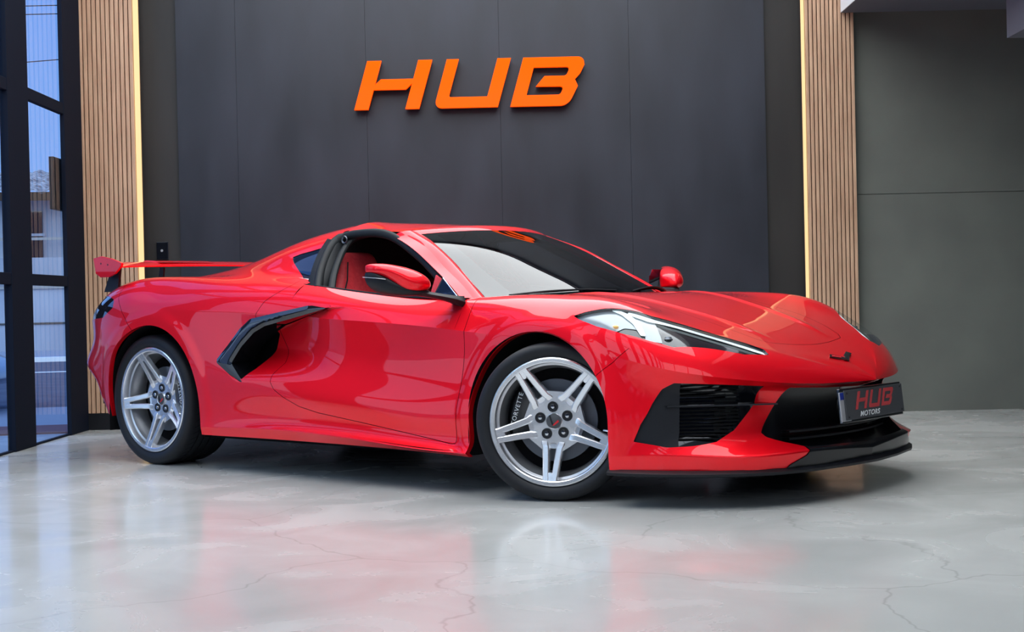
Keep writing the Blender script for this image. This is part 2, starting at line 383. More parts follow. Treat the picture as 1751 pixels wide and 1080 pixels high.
for a, c in (((-40, 20.6, -.03), (30, 20.75, -.02)), ((-4.2, 14.9, -.03), (30, 15.05, -.02)), ((-40, 25.2, -.03), (30, 25.5, .05))):
    q = rbox(a, c); b.add(q.v, q.f)
struct('road_marking', b, M['roadline'])
struct('road_front', MB().box((-60, -40, -.3), (60, -3.2, -.05)), M['asphalt'])
b = MB(); b.box((-40, -22, -.05), (-6, -16, 6.2)); b.box((-5.5, -22, -.05), (9, -15, 5.0)); b.box((9.5, -22, -.05), (40, -16.5, 7.0))
tag(obj('added_building_row', b, M['dark_facade']), kind='structure')  # out-of-view dark blocks, added to darken what the car's side mirrors
# house across the road
r = empty('house', rot((-9, 31, 0)), R_(9)); tag(r, 'pale two-storey house with tiled roof across the road outside the window', 'house')
b = MB().box((-9, 1.2, 0), (9, 7, 3.4)); obj('wall', b, M['facade'], r)
rows = []
for i in range(13):
    t = i/12; rows.append([(x*.18-9.2, .5+t*3.2, 3.42+t*.75+.035*math.sin(x*math.pi)*1+(.02 if i % 2 else 0)) for x in np.arange(0, 103, .25)])
obj('roof', MB().grid(rows), M['roof_tile'], r)
noise_color(M['roof_tile'], rgb(80, 84, 96), rgb(180, 184, 190), 9, (1, 1, 1), 4, .35, .65)
obj('fascia', MB().box((-9.1, .52, 3.24), (9.1, .6, 3.42)), M['wood_gap'], r)
for x in (-3.0, 1.15, 4.4):
    w = obj('window', MB().box((x, 1.13, 2.0), (x+.62, 1.19, 3.05)), M['glass_dark'], r)
    obj('window_frame', MB().box((x-.05, 1.10, 2.50), (x+.67, 1.135, 2.56)), M['facade'], w)
obj('balcony_rail', MB().box((-9, .82, 2.40), (9, .88, 2.46)), M['plate_white'], r)
obj('balcony_wall', MB().box((-9, .80, 1.62), (9, .9, 2.02)), M['facade'], r)
r = empty('garden_wall', rot((-9, 30.4, 0)), R_(9)); tag(r, 'long pale street wall below the house outside the window', 'wall')
obj('wall', MB().box((-14, 0, .04), (14, .2, 1.32)), M['facade'], r)
obj('coping', MB().box((-14, -.04, 1.32), (14, .24, 1.38)), M['plate_white'], r)
obj('rail', MB().box((-14, -.02, .58), (14, 0, .62)), M['plate_grey'], r)
tag(obj('street_post', MB().tube([rot((-9.6, 29.2, .04)), rot((-9.6, 29.2, 1.3))], .045, 10), M['plate_grey'], smooth=True), 'thin grey post on the far pavement outside the window', 'post')
for i, (x0, z0, x1, z1) in enumerate(((-14, 5.05, 0, 6.1), (-14, 6.35, 0, 6.55), (-14, 6.2, 0, 6.42), (-14, 7.6, 0, 8.3))):
    pts = [(x0+(x1-x0)*k/12, 24, z0+(z1-z0)*k/12-.5*math.sin(math.pi*k/12)) for k in range(13)]
    tag(obj('overhead_cable', MB().tube(pts, .008, 6), M['black_matte']), ['lowest overhead cable, slanting across the sky', 'middle overhead cable, upper of the close pair', 'overhead cable, lower of the close pair', 'topmost overhead cable near the top of the window'][i], 'cable', 'overhead cables')
tag(obj('projecting_sign', MB().box((-3.02, 9.42, 1.50), (-2.99, 9.70, 1.845)), M['seal']), 'blank dark blade sign fixed outside the window frame', 'sign')
# parked car, only its tail end shows at the left edge
def parked_car():
    r = empty('parked_car', (-6.5, 12.25, -.028), R_(0)); tag(r, 'silver car parked on the road outside, at the left picture edge', 'car')
    prof = [(2.02, .16), (2.16, .30), (2.12, .40), (1.85, .50), (1.0, .80), (.45, 1.30), (-.9, 1.44), (-1.6, 1.0), (-2.05, .85), (-2.15, .5), (-2.05, .28)]
    rows = []
    for y, k in ((-.86, .90), (-.84, .97), (-.6, 1), (0, 1.01), (.6, 1), (.84, .97), (.86, .90)):
        rows.append([(x*k, y*(1 if z < .95 else .80), .28+(z-.28)*(k if k < 1 else 1)) for x, z in prof])
    b = MB().grid(rows, closed=True); b.add(rows[0], [tuple(range(len(prof)))]); b.add(rows[-1], [tuple(range(len(prof)))[::-1]])
    obj('body', b, M['car_silver'], r, smooth=True, auto=50, subsurf=1)
    for x in (-1.3, 1.32):
        for s in (-1, 1):
            w = obj('wheel', MB().lathe([(.0, 0), (.30, 0), (.32, .02), (.32, .18), (.30, .2), (0, .2)], 32, c=(x, s*.80-.1, .32)), M['rubber'], r, smooth=True)
    obj('mirror', MB().box((.9, -1.02, .92), (1.12, -.85, 1.06)), M['black_satin'], r, bevel=.03)
    obj('window', MB().prism([(.85, .95), (.45, 1.24), (-.8, 1.36), (-1.4, 1.02)], -.80, -.79), M['glass_dark'], r)
parked_car()
# ---------------------------------------------------------------- car surface
# Feature curves of the right-hand half, bottom to top; each row is one station
# (tail centre ... nose centre) given as (x forward, half width, height) in metres.
NET = {
'A': [(-.80,0,.30),(-.78,.5,.30),(-.52,.83,.29),(-.43,.895,.262),(0,.93,.21),(.45,.945,.183),(.75,.945,.182),(1.1,.942,.182),(1.6,.938,.178),(2.19,.935,.165),(2.4,.93,.157),(2.722,.925,.15),(3.02,.925,.147),(3.24,.86,.149),(3.48,.71,.145),(3.62,.46,.148),(3.68,0,.150)],
'B': [(-.84,0,.36),(-.83,.5,.36),(-.555,.85,.37),(-.46,.91,.35),(0,.94,.25),(.45,.953,.22),(.75,.957,.228),(1.1,.968,.232),(1.6,.978,.214),(2.19,.968,.180),(2.4,.94,.178),(2.722,.93,.185),(3.02,.93,.2),(3.25,.865,.212),(3.50,.71,.205),(3.635,.46,.212),(3.69,0,.190)],
'C': [(-.86,0,.42),(-.85,.5,.42),(-.60,.86,.45),(-.47,.92,.43),(0,.95,.32),(.45,.955,.28),(.75,.948,.275),(1.1,.935,.27),(1.6,.925,.255),(2.19,.925,.225),(2.4,.925,.23),(2.722,.925,.25),(3.02,.93,.262),(3.24,.855,.268),(3.41,.70,.276),(3.53,.45,.28),(3.61,0,.28)],
'D': [(-.89,0,.53),(-.88,.5,.53),(-.685,.855,.532),(-.48,.93,.53),(0,.965,.5),(.45,.965,.455),(.75,.962,.435),(1.1,.952,.405),(1.6,.938,.365),(2.19,.93,.325),(2.4,.928,.355),(2.722,.93,.38),(3.02,.93,.375),(3.23,.855,.37),(3.405,.69,.365),(3.51,.45,.365),(3.59,0,.365)],
'E': [(-.87,0,.66),(-.86,.5,.66),(-.655,.83,.66),(-.47,.93,.66),(0,.967,.65),(.45,.965,.625),(.75,.955,.605),(1.1,.925,.57),(1.6,.898,.53),(2.19,.905,.49),(2.4,.91,.49),(2.722,.925,.51),(3.02,.925,.49),(3.232,.853,.470),(3.405,.685,.452),(3.535,.445,.447),(3.625,0,.438)],
'F': [(-.87,0,.79),(-.86,.5,.79),(-.69,.81,.785),(-.48,.90,.81),(0,.945,.825),(.45,.955,.815),(.75,.95,.805),(1.1,.935,.78),(1.6,.915,.75),(2.19,.90,.705),(2.4,.905,.685),(2.722,.92,.66),(3.02,.922,.605),(3.25,.870,.548),(3.455,.705,.505),(3.60,.44,.475),(3.71,0,.467)],
'G': [(-.87,0,.87),(-.86,.5,.87),(-.68,.76,.875),(-.46,.855,.905),(0,.885,.92),(.45,.905,.905),(.75,.91,.885),(1.1,.895,.86),(1.6,.868,.818),(2.19,.852,.782),(2.4,.875,.772),(2.722,.890,.758),(3.0,.905,.705),(3.215,.860,.637),(3.41,.715,.582),(3.575,.425,.527),(3.711,0,.468)],
'H': [(-.86,0,.93),(-.85,.45,.93),(-.65,.69,.94),(-.45,.74,.975),(0,.76,.998),(.45,.79,.98),(.75,.81,.96),(1.1,.81,.930),(1.6,.80,.872),(2.19,.80,.838),(2.4,.80,.843),(2.722,.785,.839),(3.0,.82,.797),(3.20,.795,.708),(3.385,.645,.635),(3.555,.335,.562),(3.712,0,.469)],
}
# inner curves, rear half (tail to the roof bar) and front half (cowl to nose)
REAR_X = {
'I': [(-.84,0,.945),(-.83,.42,.945),(-.62,.62,.955),(-.43,.67,.975),(0,.69,.985),(.45,.715,.998),(.75,.725,1.015),(1.12,.73,.965)],
'J': [(-.82,0,.95),(-.81,.35,.95),(-.60,.52,.96),(-.40,.57,.975),(0,.575,1.00),(.45,.56,1.067),(.75,.545,1.145),(1.12,.52,1.192)],
'K': [(-.80,0,.955),(-.795,0,.955),(-.58,0,.97),(-.38,0,.99),(0,0,1.045),(.45,0,1.14),(.75,0,1.20),(1.12,0,1.224)],
}
FRONT_X = {
'I': [(2.19,.66,.838),(2.4,.655,.846),(2.722,.64,.836),(3.0,.64,.790),(3.205,.60,.716),(3.39,.46,.638),(3.57,.255,.553),(3.713,0,.469)],
'J': [(2.19,.40,.84),(2.43,.39,.852),(2.722,.38,.836),(3.0,.34,.771),(3.215,.29,.704),(3.40,.23,.627),(3.58,.15,.548),(3.714,0,.470)],
'K': [(2.19,0,.845),(2.45,0,.855),(2.73,0,.836),(3.0,0,.768),(3.22,0,.700),(3.41,0,.622),(3.585,0,.543),(3.715,0,.470)],
}
import numpy as np
def nspline(t, P, q):
    """natural C2 cubic spline through P (n,k) at parameters t, sampled at q"""
    n = len(t); h = np.diff(t); P = np.asarray(P, float)
    A = np.zeros((n, n)); B = np.zeros_like(P)
    A[0, 0] = A[-1, -1] = 1
    for i in range(1, n-1):
        A[i, i-1] = h[i-1]; A[i, i] = 2*(h[i-1]+h[i]); A[i, i+1] = h[i]
        B[i] = 6*((P[i+1]-P[i])/h[i]-(P[i]-P[i-1])/h[i-1])
    M = np.linalg.solve(A, B)
    k = np.clip(np.searchsorted(t, q, side='right')-1, 0, n-2)
    a = (t[k+1]-q)[:, None]; b = (q-t[k])[:, None]; hk = h[k][:, None]
    return (M[k]*a**3+M[k+1]*b**3)/(6*hk)+(P[k]/hk-M[k]*hk/6)*a+(P[k+1]/hk-M[k+1]*hk/6)*b
def pchipless(P): return P
def station_t(curves):
    """shared station parameter: mean chord length over the curves"""
    L = [np.linalg.norm(np.diff(np.array(c), axis=0), axis=1) for c in curves]
    return np.concatenate([[0], np.cumsum(np.mean(L, axis=0)+1e-4)])
def u_curves(curves, step=.0085, t=None, q=None):
    t = station_t(curves) if t is None else t
    q = np.linspace(t[0], t[-1], int(t[-1]/step)) if q is None else q
    out = np.array([nspline(t, c, q) for c in curves])     # (ncurve, nu, 3)
    return t, q, out
def v_spline(C, counts):
    """one smooth spline across curves C (m,nu,3), rows aligned with the curves"""
    m, nu, _ = C.shape
    d = np.sqrt(np.linalg.norm(np.diff(C, axis=0), axis=2)+1e-4)
    rows = np.concatenate([np.linspace(i, i+1, n+1)[(0 if i == 0 else 1):] for i, n in enumerate(counts)])
    out = np.zeros((len(rows), nu, 3))
    for j in range(nu):
        t = np.concatenate([[0], np.cumsum(d[:, j])])
        k = np.minimum(rows.astype(int), m-2); q = t[k]+(rows-k)*(t[k+1]-t[k])
        out[:, j] = nspline(t, C[:, j], q)
    return out
NB = [10, 14, 18, 22, 24, 20, 20, 16, 28, 44]           # rows between neighbouring curves B-C ... J-K
def smooth_axis(S, axis, n, lock_ends=True):
    for _ in range(n):
        T = S.copy()
        if axis == 1: T[:, 1:-1] = .25*S[:, :-2]+.5*S[:, 1:-1]+.25*S[:, 2:]
        else: T[1:-1] = .25*S[:-2]+.5*S[1:-1]+.25*S[2:]
        S = T
    return S
def sstep(a, b, x):
    t = np.clip((x-a)/(b-a), 0, 1); return t*t*(3-2*t)
def poly_sd(px, py, poly):
    """signed distance to a closed polygon, positive inside"""
    P = np.asarray(poly, float); Q = np.roll(P, -1, axis=0)
    best = np.full(px.shape, 1e9); ins = np.zeros(px.shape, bool)
    for (ax, ay), (bx, by) in zip(P, Q):
        dx, dy = bx-ax, by-ay; L = dx*dx+dy*dy+1e-12
        t = np.clip(((px-ax)*dx+(py-ay)*dy)/L, 0, 1)
        best = np.minimum(best, np.hypot(px-ax-t*dx, py-ay-t*dy))
        if ay != by:
            c = ((ay > py) != (by > py)) & (px < (bx-ax)*(py-ay)/(by-ay)+ax)
            ins ^= c
    return np.where(ins, best, -best)
ARCH = {'rear': (.055, .33, .412), 'front': (2.650, .325, .370)}
def displace(S):
    """features pressed into the side: arch flares and the scooped door"""
    x, w, z = S[..., 0], S[..., 1], S[..., 2]
    dw = np.zeros_like(w)
    for cx, cz, R in ARCH.values():
        r = np.hypot(x-cx, z-cz)
        side = sstep(.70, .85, w)
        q_ = np.clip((r-R-.03)/.075, 0, 1); dw += .007*(1-q_**3*(10-15*q_+6*q_*q_))*side*(z > cz-.3)
    # pressed ridge along the bonnet bulge
    w0 = .42-.19*np.clip((x-2.4)/1.05, 0, 1); dz = .008*np.exp(-((w-w0)/.022)**2)*sstep(2.35, 2.6, x)*(1-sstep(3.15, 3.42, x))*(z > .55)*(w < .6)
    # scoop in front of the intake blade
    if BLADE_MID is not None:
        sd = poly_sd(x, z, BLADE_MID)
        s = sstep(1.52, .80, x)
        prof = sstep(.46, .62, z-.10*(1-s)*0)
        dw -= np.where(sd > 0, .145*s*prof, 0)*(w > .75)
    S = S.copy(); S[..., 1] = w+dw; S[..., 2] = z+dz
    return S
BLADE_MID = None
def build_surfaces():
    names = 'ABCDEFGH'
    t, q, C = u_curves([NET[k] for k in names])
    qr = q[q <= t[7]+.02]; n7 = len(qr); i9 = int(np.searchsorted(q, t[9]-.02))
    qf = q[i9:]
    Kr = np.array([nspline(t[:8], REAR_X[k], qr) for k in 'IJK'])
    Kf = np.array([nspline(t[9:], FRONT_X[k], qf) for k in 'IJK'])
    sill = C[0][None]*(1-np.linspace(0, 1, 9)[:-1, None, None])+C[1][None]*np.linspace(0, 1, 9)[:-1, None, None]
    low = v_spline(C[1:6], NB[:4]); n_low = low.shape[0]
    top_r = v_spline(np.concatenate([C[5:, :n7], Kr]), NB[4:9])
    top_d = v_spline(C[5:], NB[4:6])[:, n7-1:i9+1]
    top_f = v_spline(np.concatenate([C[5:, i9:], Kf]), NB[4:9])
    sm_r = v_spline(np.concatenate([C[1:, :n7], Kr]), NB[:9])
    sm_f = v_spline(np.concatenate([C[1:, i9:], Kf]), NB[:9])
    # crease weight along the car: none over the rear wheel, full on the door, soft over the front wheel, full at the nose
    x = C[5][:, 0]
    cr = sstep(.15, .7, x)*(1-.75*sstep(2.2, 2.5, x)*(1-sstep(2.85, 3.1, x)))
    wr = cr[:n7][None, :, None]; wf = cr[i9:][None, :, None]
    low = low.copy()
    low[:, :n7] = low[:, :n7]*wr+sm_r[:n_low]*(1-wr)
    low[:, i9:] = low[:, i9:]*wf+sm_f[:n_low]*(1-wf)
    top_r = top_r*wr+sm_r[n_low-1:]*(1-wr)
    top_f = top_f*wf+sm_f[n_low-1:]*(1-wf)
    side = displace(np.concatenate([sill, low]))
    return dict(side=side, top_rear=displace(top_r), top_door=displace(top_d), top_front=displace(top_f), q=q, t=t)
# ---------------------------------------------------------------- the sports car (its own axes: X forward, Y left, Z up)
BLADE_OUT = [(1.372, .812), (1.259, .827), (1.073, .799), (.869, .768), (.792, .719), (.708, .644), (.617, .568), (.616, .550), (.716, .490), (.815, .447)]
BLADE_IN = [(.728, .545), (.732, .557), (.803, .632), (.893, .701), (.969, .732), (1.235, .783)]
BLADE = BLADE_OUT+BLADE_IN
BLADE_MID = [(.80, .44), (.70, .52), (.675, .56), (.755, .64), (.84, .72), (.90, .742), (1.06, .772), (1.30, .808), (1.45, .815), (1.7, .80), (2.0, .60), (2.0, .3), (1.0, .3)]
SURF = build_surfaces()
class TM:
    def __init__(s, V, T, N=None):
        s.V = np.asarray(V, float).reshape(-1, 3); s.T = np.asarray(T, int).reshape(-1, 3)
        if N is None:
            N = np.zeros_like(s.V)
            if len(s.T):
                a, b, c = s.V[s.T[:, 0]], s.V[s.T[:, 1]], s.V[s.T[:, 2]]; n = np.cross(b-a, c-a)
                for k in range(3): np.add.at(N, s.T[:, k], n)
            N /= np.linalg.norm(N, axis=1, keepdims=True)+1e-15
        s.N = N; s.cut = []
def tm_grid(G):
    nv, nu, _ = G.shape; idx = np.arange(nv*nu).reshape(nv, nu)
    a, b, c, e = idx[:-1, :-1].ravel(), idx[:-1, 1:].ravel(), idx[1:, 1:].ravel(), idx[1:, :-1].ravel()
    return np.stack([np.concatenate([a, a]), np.concatenate([b, c]), np.concatenate([c, e])], 1)
def tm_join(L):
    V = np.concatenate([t.V for t in L]); N_ = np.concatenate([t.N for t in L]); o = 0; T = []
    for t in L: T.append(t.T+o); o += len(t.V)
    return TM(V, np.concatenate(T), N_)
def tm_clip(t, f):
    """returns (part where f>0, part where f<0); f: array of values per vertex"""
    f = np.where(np.abs(f) < 1e-9, 1e-9, f); F = f[t.T]; pos = F > 0; npos = pos.sum(1)
    Vp, Np = [t.V], [t.N]; extra = {}; n0 = len(t.V); newV, newN = [], []
    def cutv(i, j):
        k = (i, j) if i < j else (j, i)
        if k not in extra:
            a = f[k[0]]/(f[k[0]]-f[k[1]]); v = t.V[k[0]]*(1-a)+t.V[k[1]]*a; n = t.N[k[0]]*(1-a)+t.N[k[1]]*a
            extra[k] = n0+len(newV); newV.append(v); newN.append(n/(np.linalg.norm(n)+1e-15))
        return extra[k]
    PT, NT, segs = [t.T[npos == 3]], [t.T[npos == 0]], []
    addP, addN = [], []
    for ti in np.where((npos == 1) | (npos == 2))[0]:
        tri = t.T[ti]; ps = pos[ti]; lone = int(np.where(ps)[0][0] if npos[ti] == 1 else np.where(~ps)[0][0])
        a, b, c = tri[lone], tri[(lone+1) % 3], tri[(lone+2) % 3]; ab, ac = cutv(a, b), cutv(a, c)
        one, two = [(a, ab, ac)], [(ab, b, c), (ab, c, ac)]
        if npos[ti] == 1: addP += one; addN += two; segs.append((ac, ab))
        else: addN += one; addP += two; segs.append((ab, ac))
    V = np.concatenate([t.V, np.array(newV).reshape(-1, 3)]); Nn = np.concatenate([t.N, np.array(newN).reshape(-1, 3)])
    def pack(T):
        T = np.concatenate([x.reshape(-1, 3) for x in T]) if T else np.zeros((0, 3), int)
        used, inv = np.unique(T, return_inverse=True); return TM(V[used], inv.reshape(-1, 3), Nn[used])
    P = pack(PT+[np.array(addP, int)]); Q = pack(NT+[np.array(addN, int)])
    P.cut = [(V[i], V[j], Nn[i], Nn[j]) for i, j in segs]
    return P, Q
def tm_offset(t, d):
    return TM(t.V+t.N*d, t.T, t.N)
def tm_rim(cut, depth, dirn=None, chamfer=0.0):
    """a returned edge going inwards along -normal (or dirn) from every cut segment"""
    V, T, NN = [], [], []
    for a, b, na, nb in cut:
        da = -na*depth if dirn is None else np.array(dirn)*depth; db = -nb*depth if dirn is None else np.array(dirn)*depth
        o = len(V); V += [a, b, b+db, a+da]; n = np.cross(b-a, da); n /= np.linalg.norm(n)+1e-15; NN += [n]*4
        T += [(o, o+1, o+2), (o, o+2, o+3)]
    return TM(np.array(V).reshape(-1, 3), np.array(T, int).reshape(-1, 3), np.array(NN).reshape(-1, 3))
def mirror(t):
    r = TM(t.V*[1, -1, 1], t.T[:, ::-1], t.N*[1, -1, 1]); return r
def tm_obj(name, t, m, parent=None, flat=False):
    me = D.meshes.new(name); nV, nT = len(t.V), len(t.T)
    me.vertices.add(nV); me.vertices.foreach_set('co', t.V.ravel())
    me.loops.add(nT*3); me.loops.foreach_set('vertex_index', t.T.ravel().astype(np.int32))
    me.polygons.add(nT); me.polygons.foreach_set('loop_start', np.arange(0, nT*3, 3, dtype=np.int32))
    me.update(calc_edges=True); me.validate()
    me.polygons.foreach_set('use_smooth', [True]*len(me.polygons))
    if len(me.vertices) == nV: me.normals_split_custom_set_from_vertices(t.N.tolist())
    return link_obj(name, me, m, parent)
def reg(t): return t.V[:, 0], np.abs(t.V[:, 1]), t.V[:, 2]
def cut_poly(t, poly, proj, cond=None, gap=0.0):
    """(outside, inside) of a polygon seen in the given projection"""
    if not len(t.T): return t, t
    p = proj(t); sd = poly_sd(p[0], p[1], poly)
    if cond is not None: sd = np.where(cond(*reg(t)), sd, -.2)
    out, _ = tm_clip(t, -sd-gap); ins, _ = tm_clip(t, sd-gap); return out, ins
pxz = lambda t: (t.V[:, 0], t.V[:, 2]); pyz = lambda t: (np.abs(t.V[:, 1]), t.V[:, 2]); pxy = lambda t: (t.V[:, 0], np.abs(t.V[:, 1]))
phl = lambda t: (t.V[:, 0], .6*np.abs(t.V[:, 1])-.8*t.V[:, 2])
# --- right half: triangulate, fix normals, blend at the shoulder where the crease fades
def half_patches():
    P = {}
    for k in ('side', 'top_rear', 'top_door', 'top_front'):
        G = SURF[k].copy(); G[..., 1] *= -1; t = TM(G.reshape(-1, 3), tm_grid(G)); t.shape = G.shape[:2]; P[k] = t
    s = P['side']
    if (s.N[:, 1]*1.).sum() > 0:
        for t in P.values(): t.N *= -1; t.T = t.T[:, ::-1]
    ns, nu = s.shape; sN = s.N.reshape(ns, nu, 3); top = sN[-1]
    n7 = P['top_rear'].shape[1]; nf = P['top_front'].shape[1]; nd = P['top_door'].shape[1]
    for k, c0 in (('top_rear', 0), ('top_door', n7-1), ('top_front', nu-nf)):
        t = P[k]; nn = t.N.reshape(*t.shape, 3)
        for j in range(t.shape[1]):
            a, b = nn[0, j], top[c0+j]
            if a@b > math.cos(R_(24 if t is P['top_rear'] else 9)):
                m = (a+b)/np.linalg.norm(a+b); nn[0, j] = m; sN[-1, c0+j] = m
    # degenerate nose fan
    t = P['top_front']; nn = t.N.reshape(*t.shape, 3); nn[:, -1] = nn[:, -3]
    # smooth centre line (symmetry) : drop the sideways part
    for k in ('top_rear', 'top_front'):
        t = P[k]; nn = t.N.reshape(*t.shape, 3); nn[-1, :, 1] = 0; nn[-1] /= np.linalg.norm(nn[-1], axis=1, keepdims=True)+1e-12
    return P
P_ = half_patches()
shell = tm_join([P_[k] for k in ('side', 'top_rear', 'top_door', 'top_front')])
# cabin opening in front of the roof, bounded by the base of the windscreen
COWL = [(2.445, -.1), (2.44, .10), (2.42, .25), (2.36, .42), (2.28, .56), (2.20, .66), (2.165, .72), (2.155, .795), (1.8, .795), (1.8, -.1)]
shell, _ = cut_poly(shell, COWL, pxy, lambda x, w, z: (z > .70) & (x > 2.05))
x, w, z = reg(shell); shell, _ = tm_clip(shell, np.where((z > .98) & (w > .50) & (x > 1.0), 1.085-x, np.where(x > 1.12, np.where(x < 1.2, np.where(z > .98, 1.12-x, .1), .1), .1)))
arch_cuts = []
for cx, cz, Rr in ARCH.values():
    x, w, z = reg(shell); f = np.where(z > cz, np.hypot(x-cx, z-cz), np.abs(x-cx)-.0*(cz-z))-Rr
    f = np.where(w > .5, f, 1.); shell, _ = tm_clip(shell, f); arch_cuts += shell.cut
# front and rear arches: clip the front one's forward edge to a straight vertical
HL = [(2.823, .889, .76), (2.873, .876, .775), (2.956, .850, .786), (3.07, .80, .773), (3.13, .765, .750), (3.215, .67, .715), (3.33, .575, .665), (3.40, .51, .637), (3.46, .475, .612), (3.492, .49, .590), (3.45, .610, .598), (3.265, .833, .633), (3.179, .867, .657), (3.066, .897, .688), (2.953, .907, .717), (2.859, .898, .745)]
HL2 = [(x, .6*w-.8*z) for x, w, z in HL]
hl_cond = lambda x, w, z: (x > 2.7) & (z > .57) & (w > .40)
shell, hl_piece = cut_poly(shell, HL2, phl, hl_cond); hl_cut = shell.cut
_o, _i = cut_poly(shell, HL2, phl, hl_cond)
GR = [(.836, .492), (.72, .483), (.558, .469), (.572, .399), (.659, .301), (.734, .26), (.80, .247), (.858, .242), (.907, .263), (.896, .332), (.875, .41), (.856, .469)]
gr_cond = lambda x, w, z: (x > 3.0)
def cutk(t, poly, proj, cond, gap=0.0):
    p = proj(t); sd = np.where(cond(*reg(t)), poly_sd(p[0], p[1], poly), -.2)
    if callable(gap): gap = gap(*reg(t))
    out, ins = tm_clip(t, -sd-gap)
    if np.any(gap): ins, _ = tm_clip(t, sd-gap)
    return out, ins, out.cut
shell, gr_piece, gr_cut = cutk(shell, GR, pyz, gr_cond)
CG = [(-.1, .438), (.2, .445), (.432, .457), (.462, .41), (.555, .285), (.545, .268), (.515, .254), (.42, .222), (.0, .212), (-.1, .212)]
shell, cg_piece, cg_cut = cutk(shell, CG, pyz, lambda x, w, z: x > 3.3)
LIP = [(-.1, .25), (.43, .25), (.435, .222), (.455, .195), (.53, .165), (.60, .10), (-.1, .10)]
shell, lip_piece, _c = cutk(shell, LIP, pyz, lambda x, w, z: x > 3.3)
shell, bl_piece, bl_cut = cutk(shell, BLADE, pxz, lambda x, w, z: (w > .7))
OPEN = [(.724, .548), (.800, .636), (.893, .706), (.915, .690), (.885, .60), (.850, .52), (.80, .470), (.745, .50)]
shell, _i, op_cut = cutk(shell, OPEN, pxz, lambda x, w, z: (w > .7))
QW = [(.857, 1.073), (.892, 1.047), (.977, .997), (1.04, .962), (1.128, .945), (1.128, 1.06), (1.085, 1.122), (1.06, 1.122), (.975, 1.103), (.903, 1.089)]
shell, qw_piece, qw_cut = cutk(shell, QW, pxz, lambda x, w, z: (x > .8) & (w > .5))
HATCH = [(.0, -.1), (.0, .40), (.60, .42), (.60, -.1)]
shell, hatch, _c = cutk(shell, HATCH, pxy, lambda x, w, z: z > .95, .002)
TAILP = [(-.345, .888), (-.322, .872), (-.316, .838), (-.42, .785), (-.80, .770), (-.80, .90), (-.45, .905)]
shell, tail, tail_cut = cutk(shell, TAILP, pxz, lambda x, w, z: (w > .55))
DOOR = [(2.232, .90), (2.233, .616), (2.205, .362), (2.195, .215), (2.17, .213), (1.847, .254), (1.506, .297), (1.326, .320), (1.20, .347), (1.099, .388), (1.034, .425), (1.008, .46), (1.005, .50), (1.027, .55), (.98, .62), (.92, .70), (.897, .781), (.936, .850), (1.04, .930), (1.06, 1.1), (2.2, 1.1)]
liner_src = shell
body, door, _c = cutk(shell, DOOR, pxz, lambda x, w, z: (w > .6) & (x > .6) & (z < .95), .0015)
HOOD = [(2.30, -.1), (2.30, .56), (2.50, .54), (2.65, .47), (2.82, .43), (3.0, .43), (3.13, .43), (3.26, .40), (3.36, .355), (3.395, .31), (3.42, .15), (3.43, .03), (3.43, -.1)]
body, hood, _c = cutk(body, HOOD, pxy, lambda x, w, z: (z > .55) & (x > 2.2), .0012)
FB = [(2.88, 0), (2.95, .50), (2.972, .527), (3.04, .575), (3.077, .606), (3.12, .64), (3.26, .68), (3.32, .73), (3.36, .9), (4.2, .9), (4.2, 0)]
body, fbump, _c = cutk(body, FB, pxz, lambda x, w, z: (x > 2.7) & ~((z > .60) & (w < .52) & (x < 3.52)), lambda x, w, z: np.where((z > .63) | (w < .6), 1e-7, .0012))
RB = [(-.345, 1.1), (-.335, .96), (-.282, .889), (-.201, .809), (-.09, .72), (-.09, 0), (-1.2, 0), (-1.2, 1.1)]
body, rbump, _c = cutk(body, RB, pxz, lambda x, w, z: (x < .2), .0012)
car = empty('sports_car', (-1.336, 8.324, 0), math.atan2(-.644, .764))
tag(car, 'red mid-engined sports car with silver wheels and a rear wing on the polished floor', 'car')
both = lambda t: tm_join([t, mirror(t)])
arch_rim = tm_rim(arch_cuts, .028, (0, 1, 0))
tm_obj('body', tm_join([both(body), both(arch_rim)]), M['paint'], car)
dr = tm_obj('door', door, M['paint'], car); dl = tm_obj('door', mirror(door), M['paint'], car)
tm_obj('hood', both(hood), M['paint'], car)
fb = tm_obj('front_bumper', both(fbump), M['paint'], car); rb = tm_obj('rear_bumper', both(rbump), M['paint'], car)
tm_obj('engine_hatch', both(hatch), M['glass_dark'], car)
tm_obj('front_lip', both(tm_offset(lip_piece, .004)), M['lip_black'], fb)
# black lining under the panels closes the joints
lx, lw, lz = reg(liner_src); liner_src, _ = tm_clip(liner_src, np.where((lz < .57) & (lx > 2.9), 3.25-lx, 3.50-lx))
ln = tm_offset(liner_src, -.011); tm_obj('inner_lining', both(ln), M['black_matte'], car)
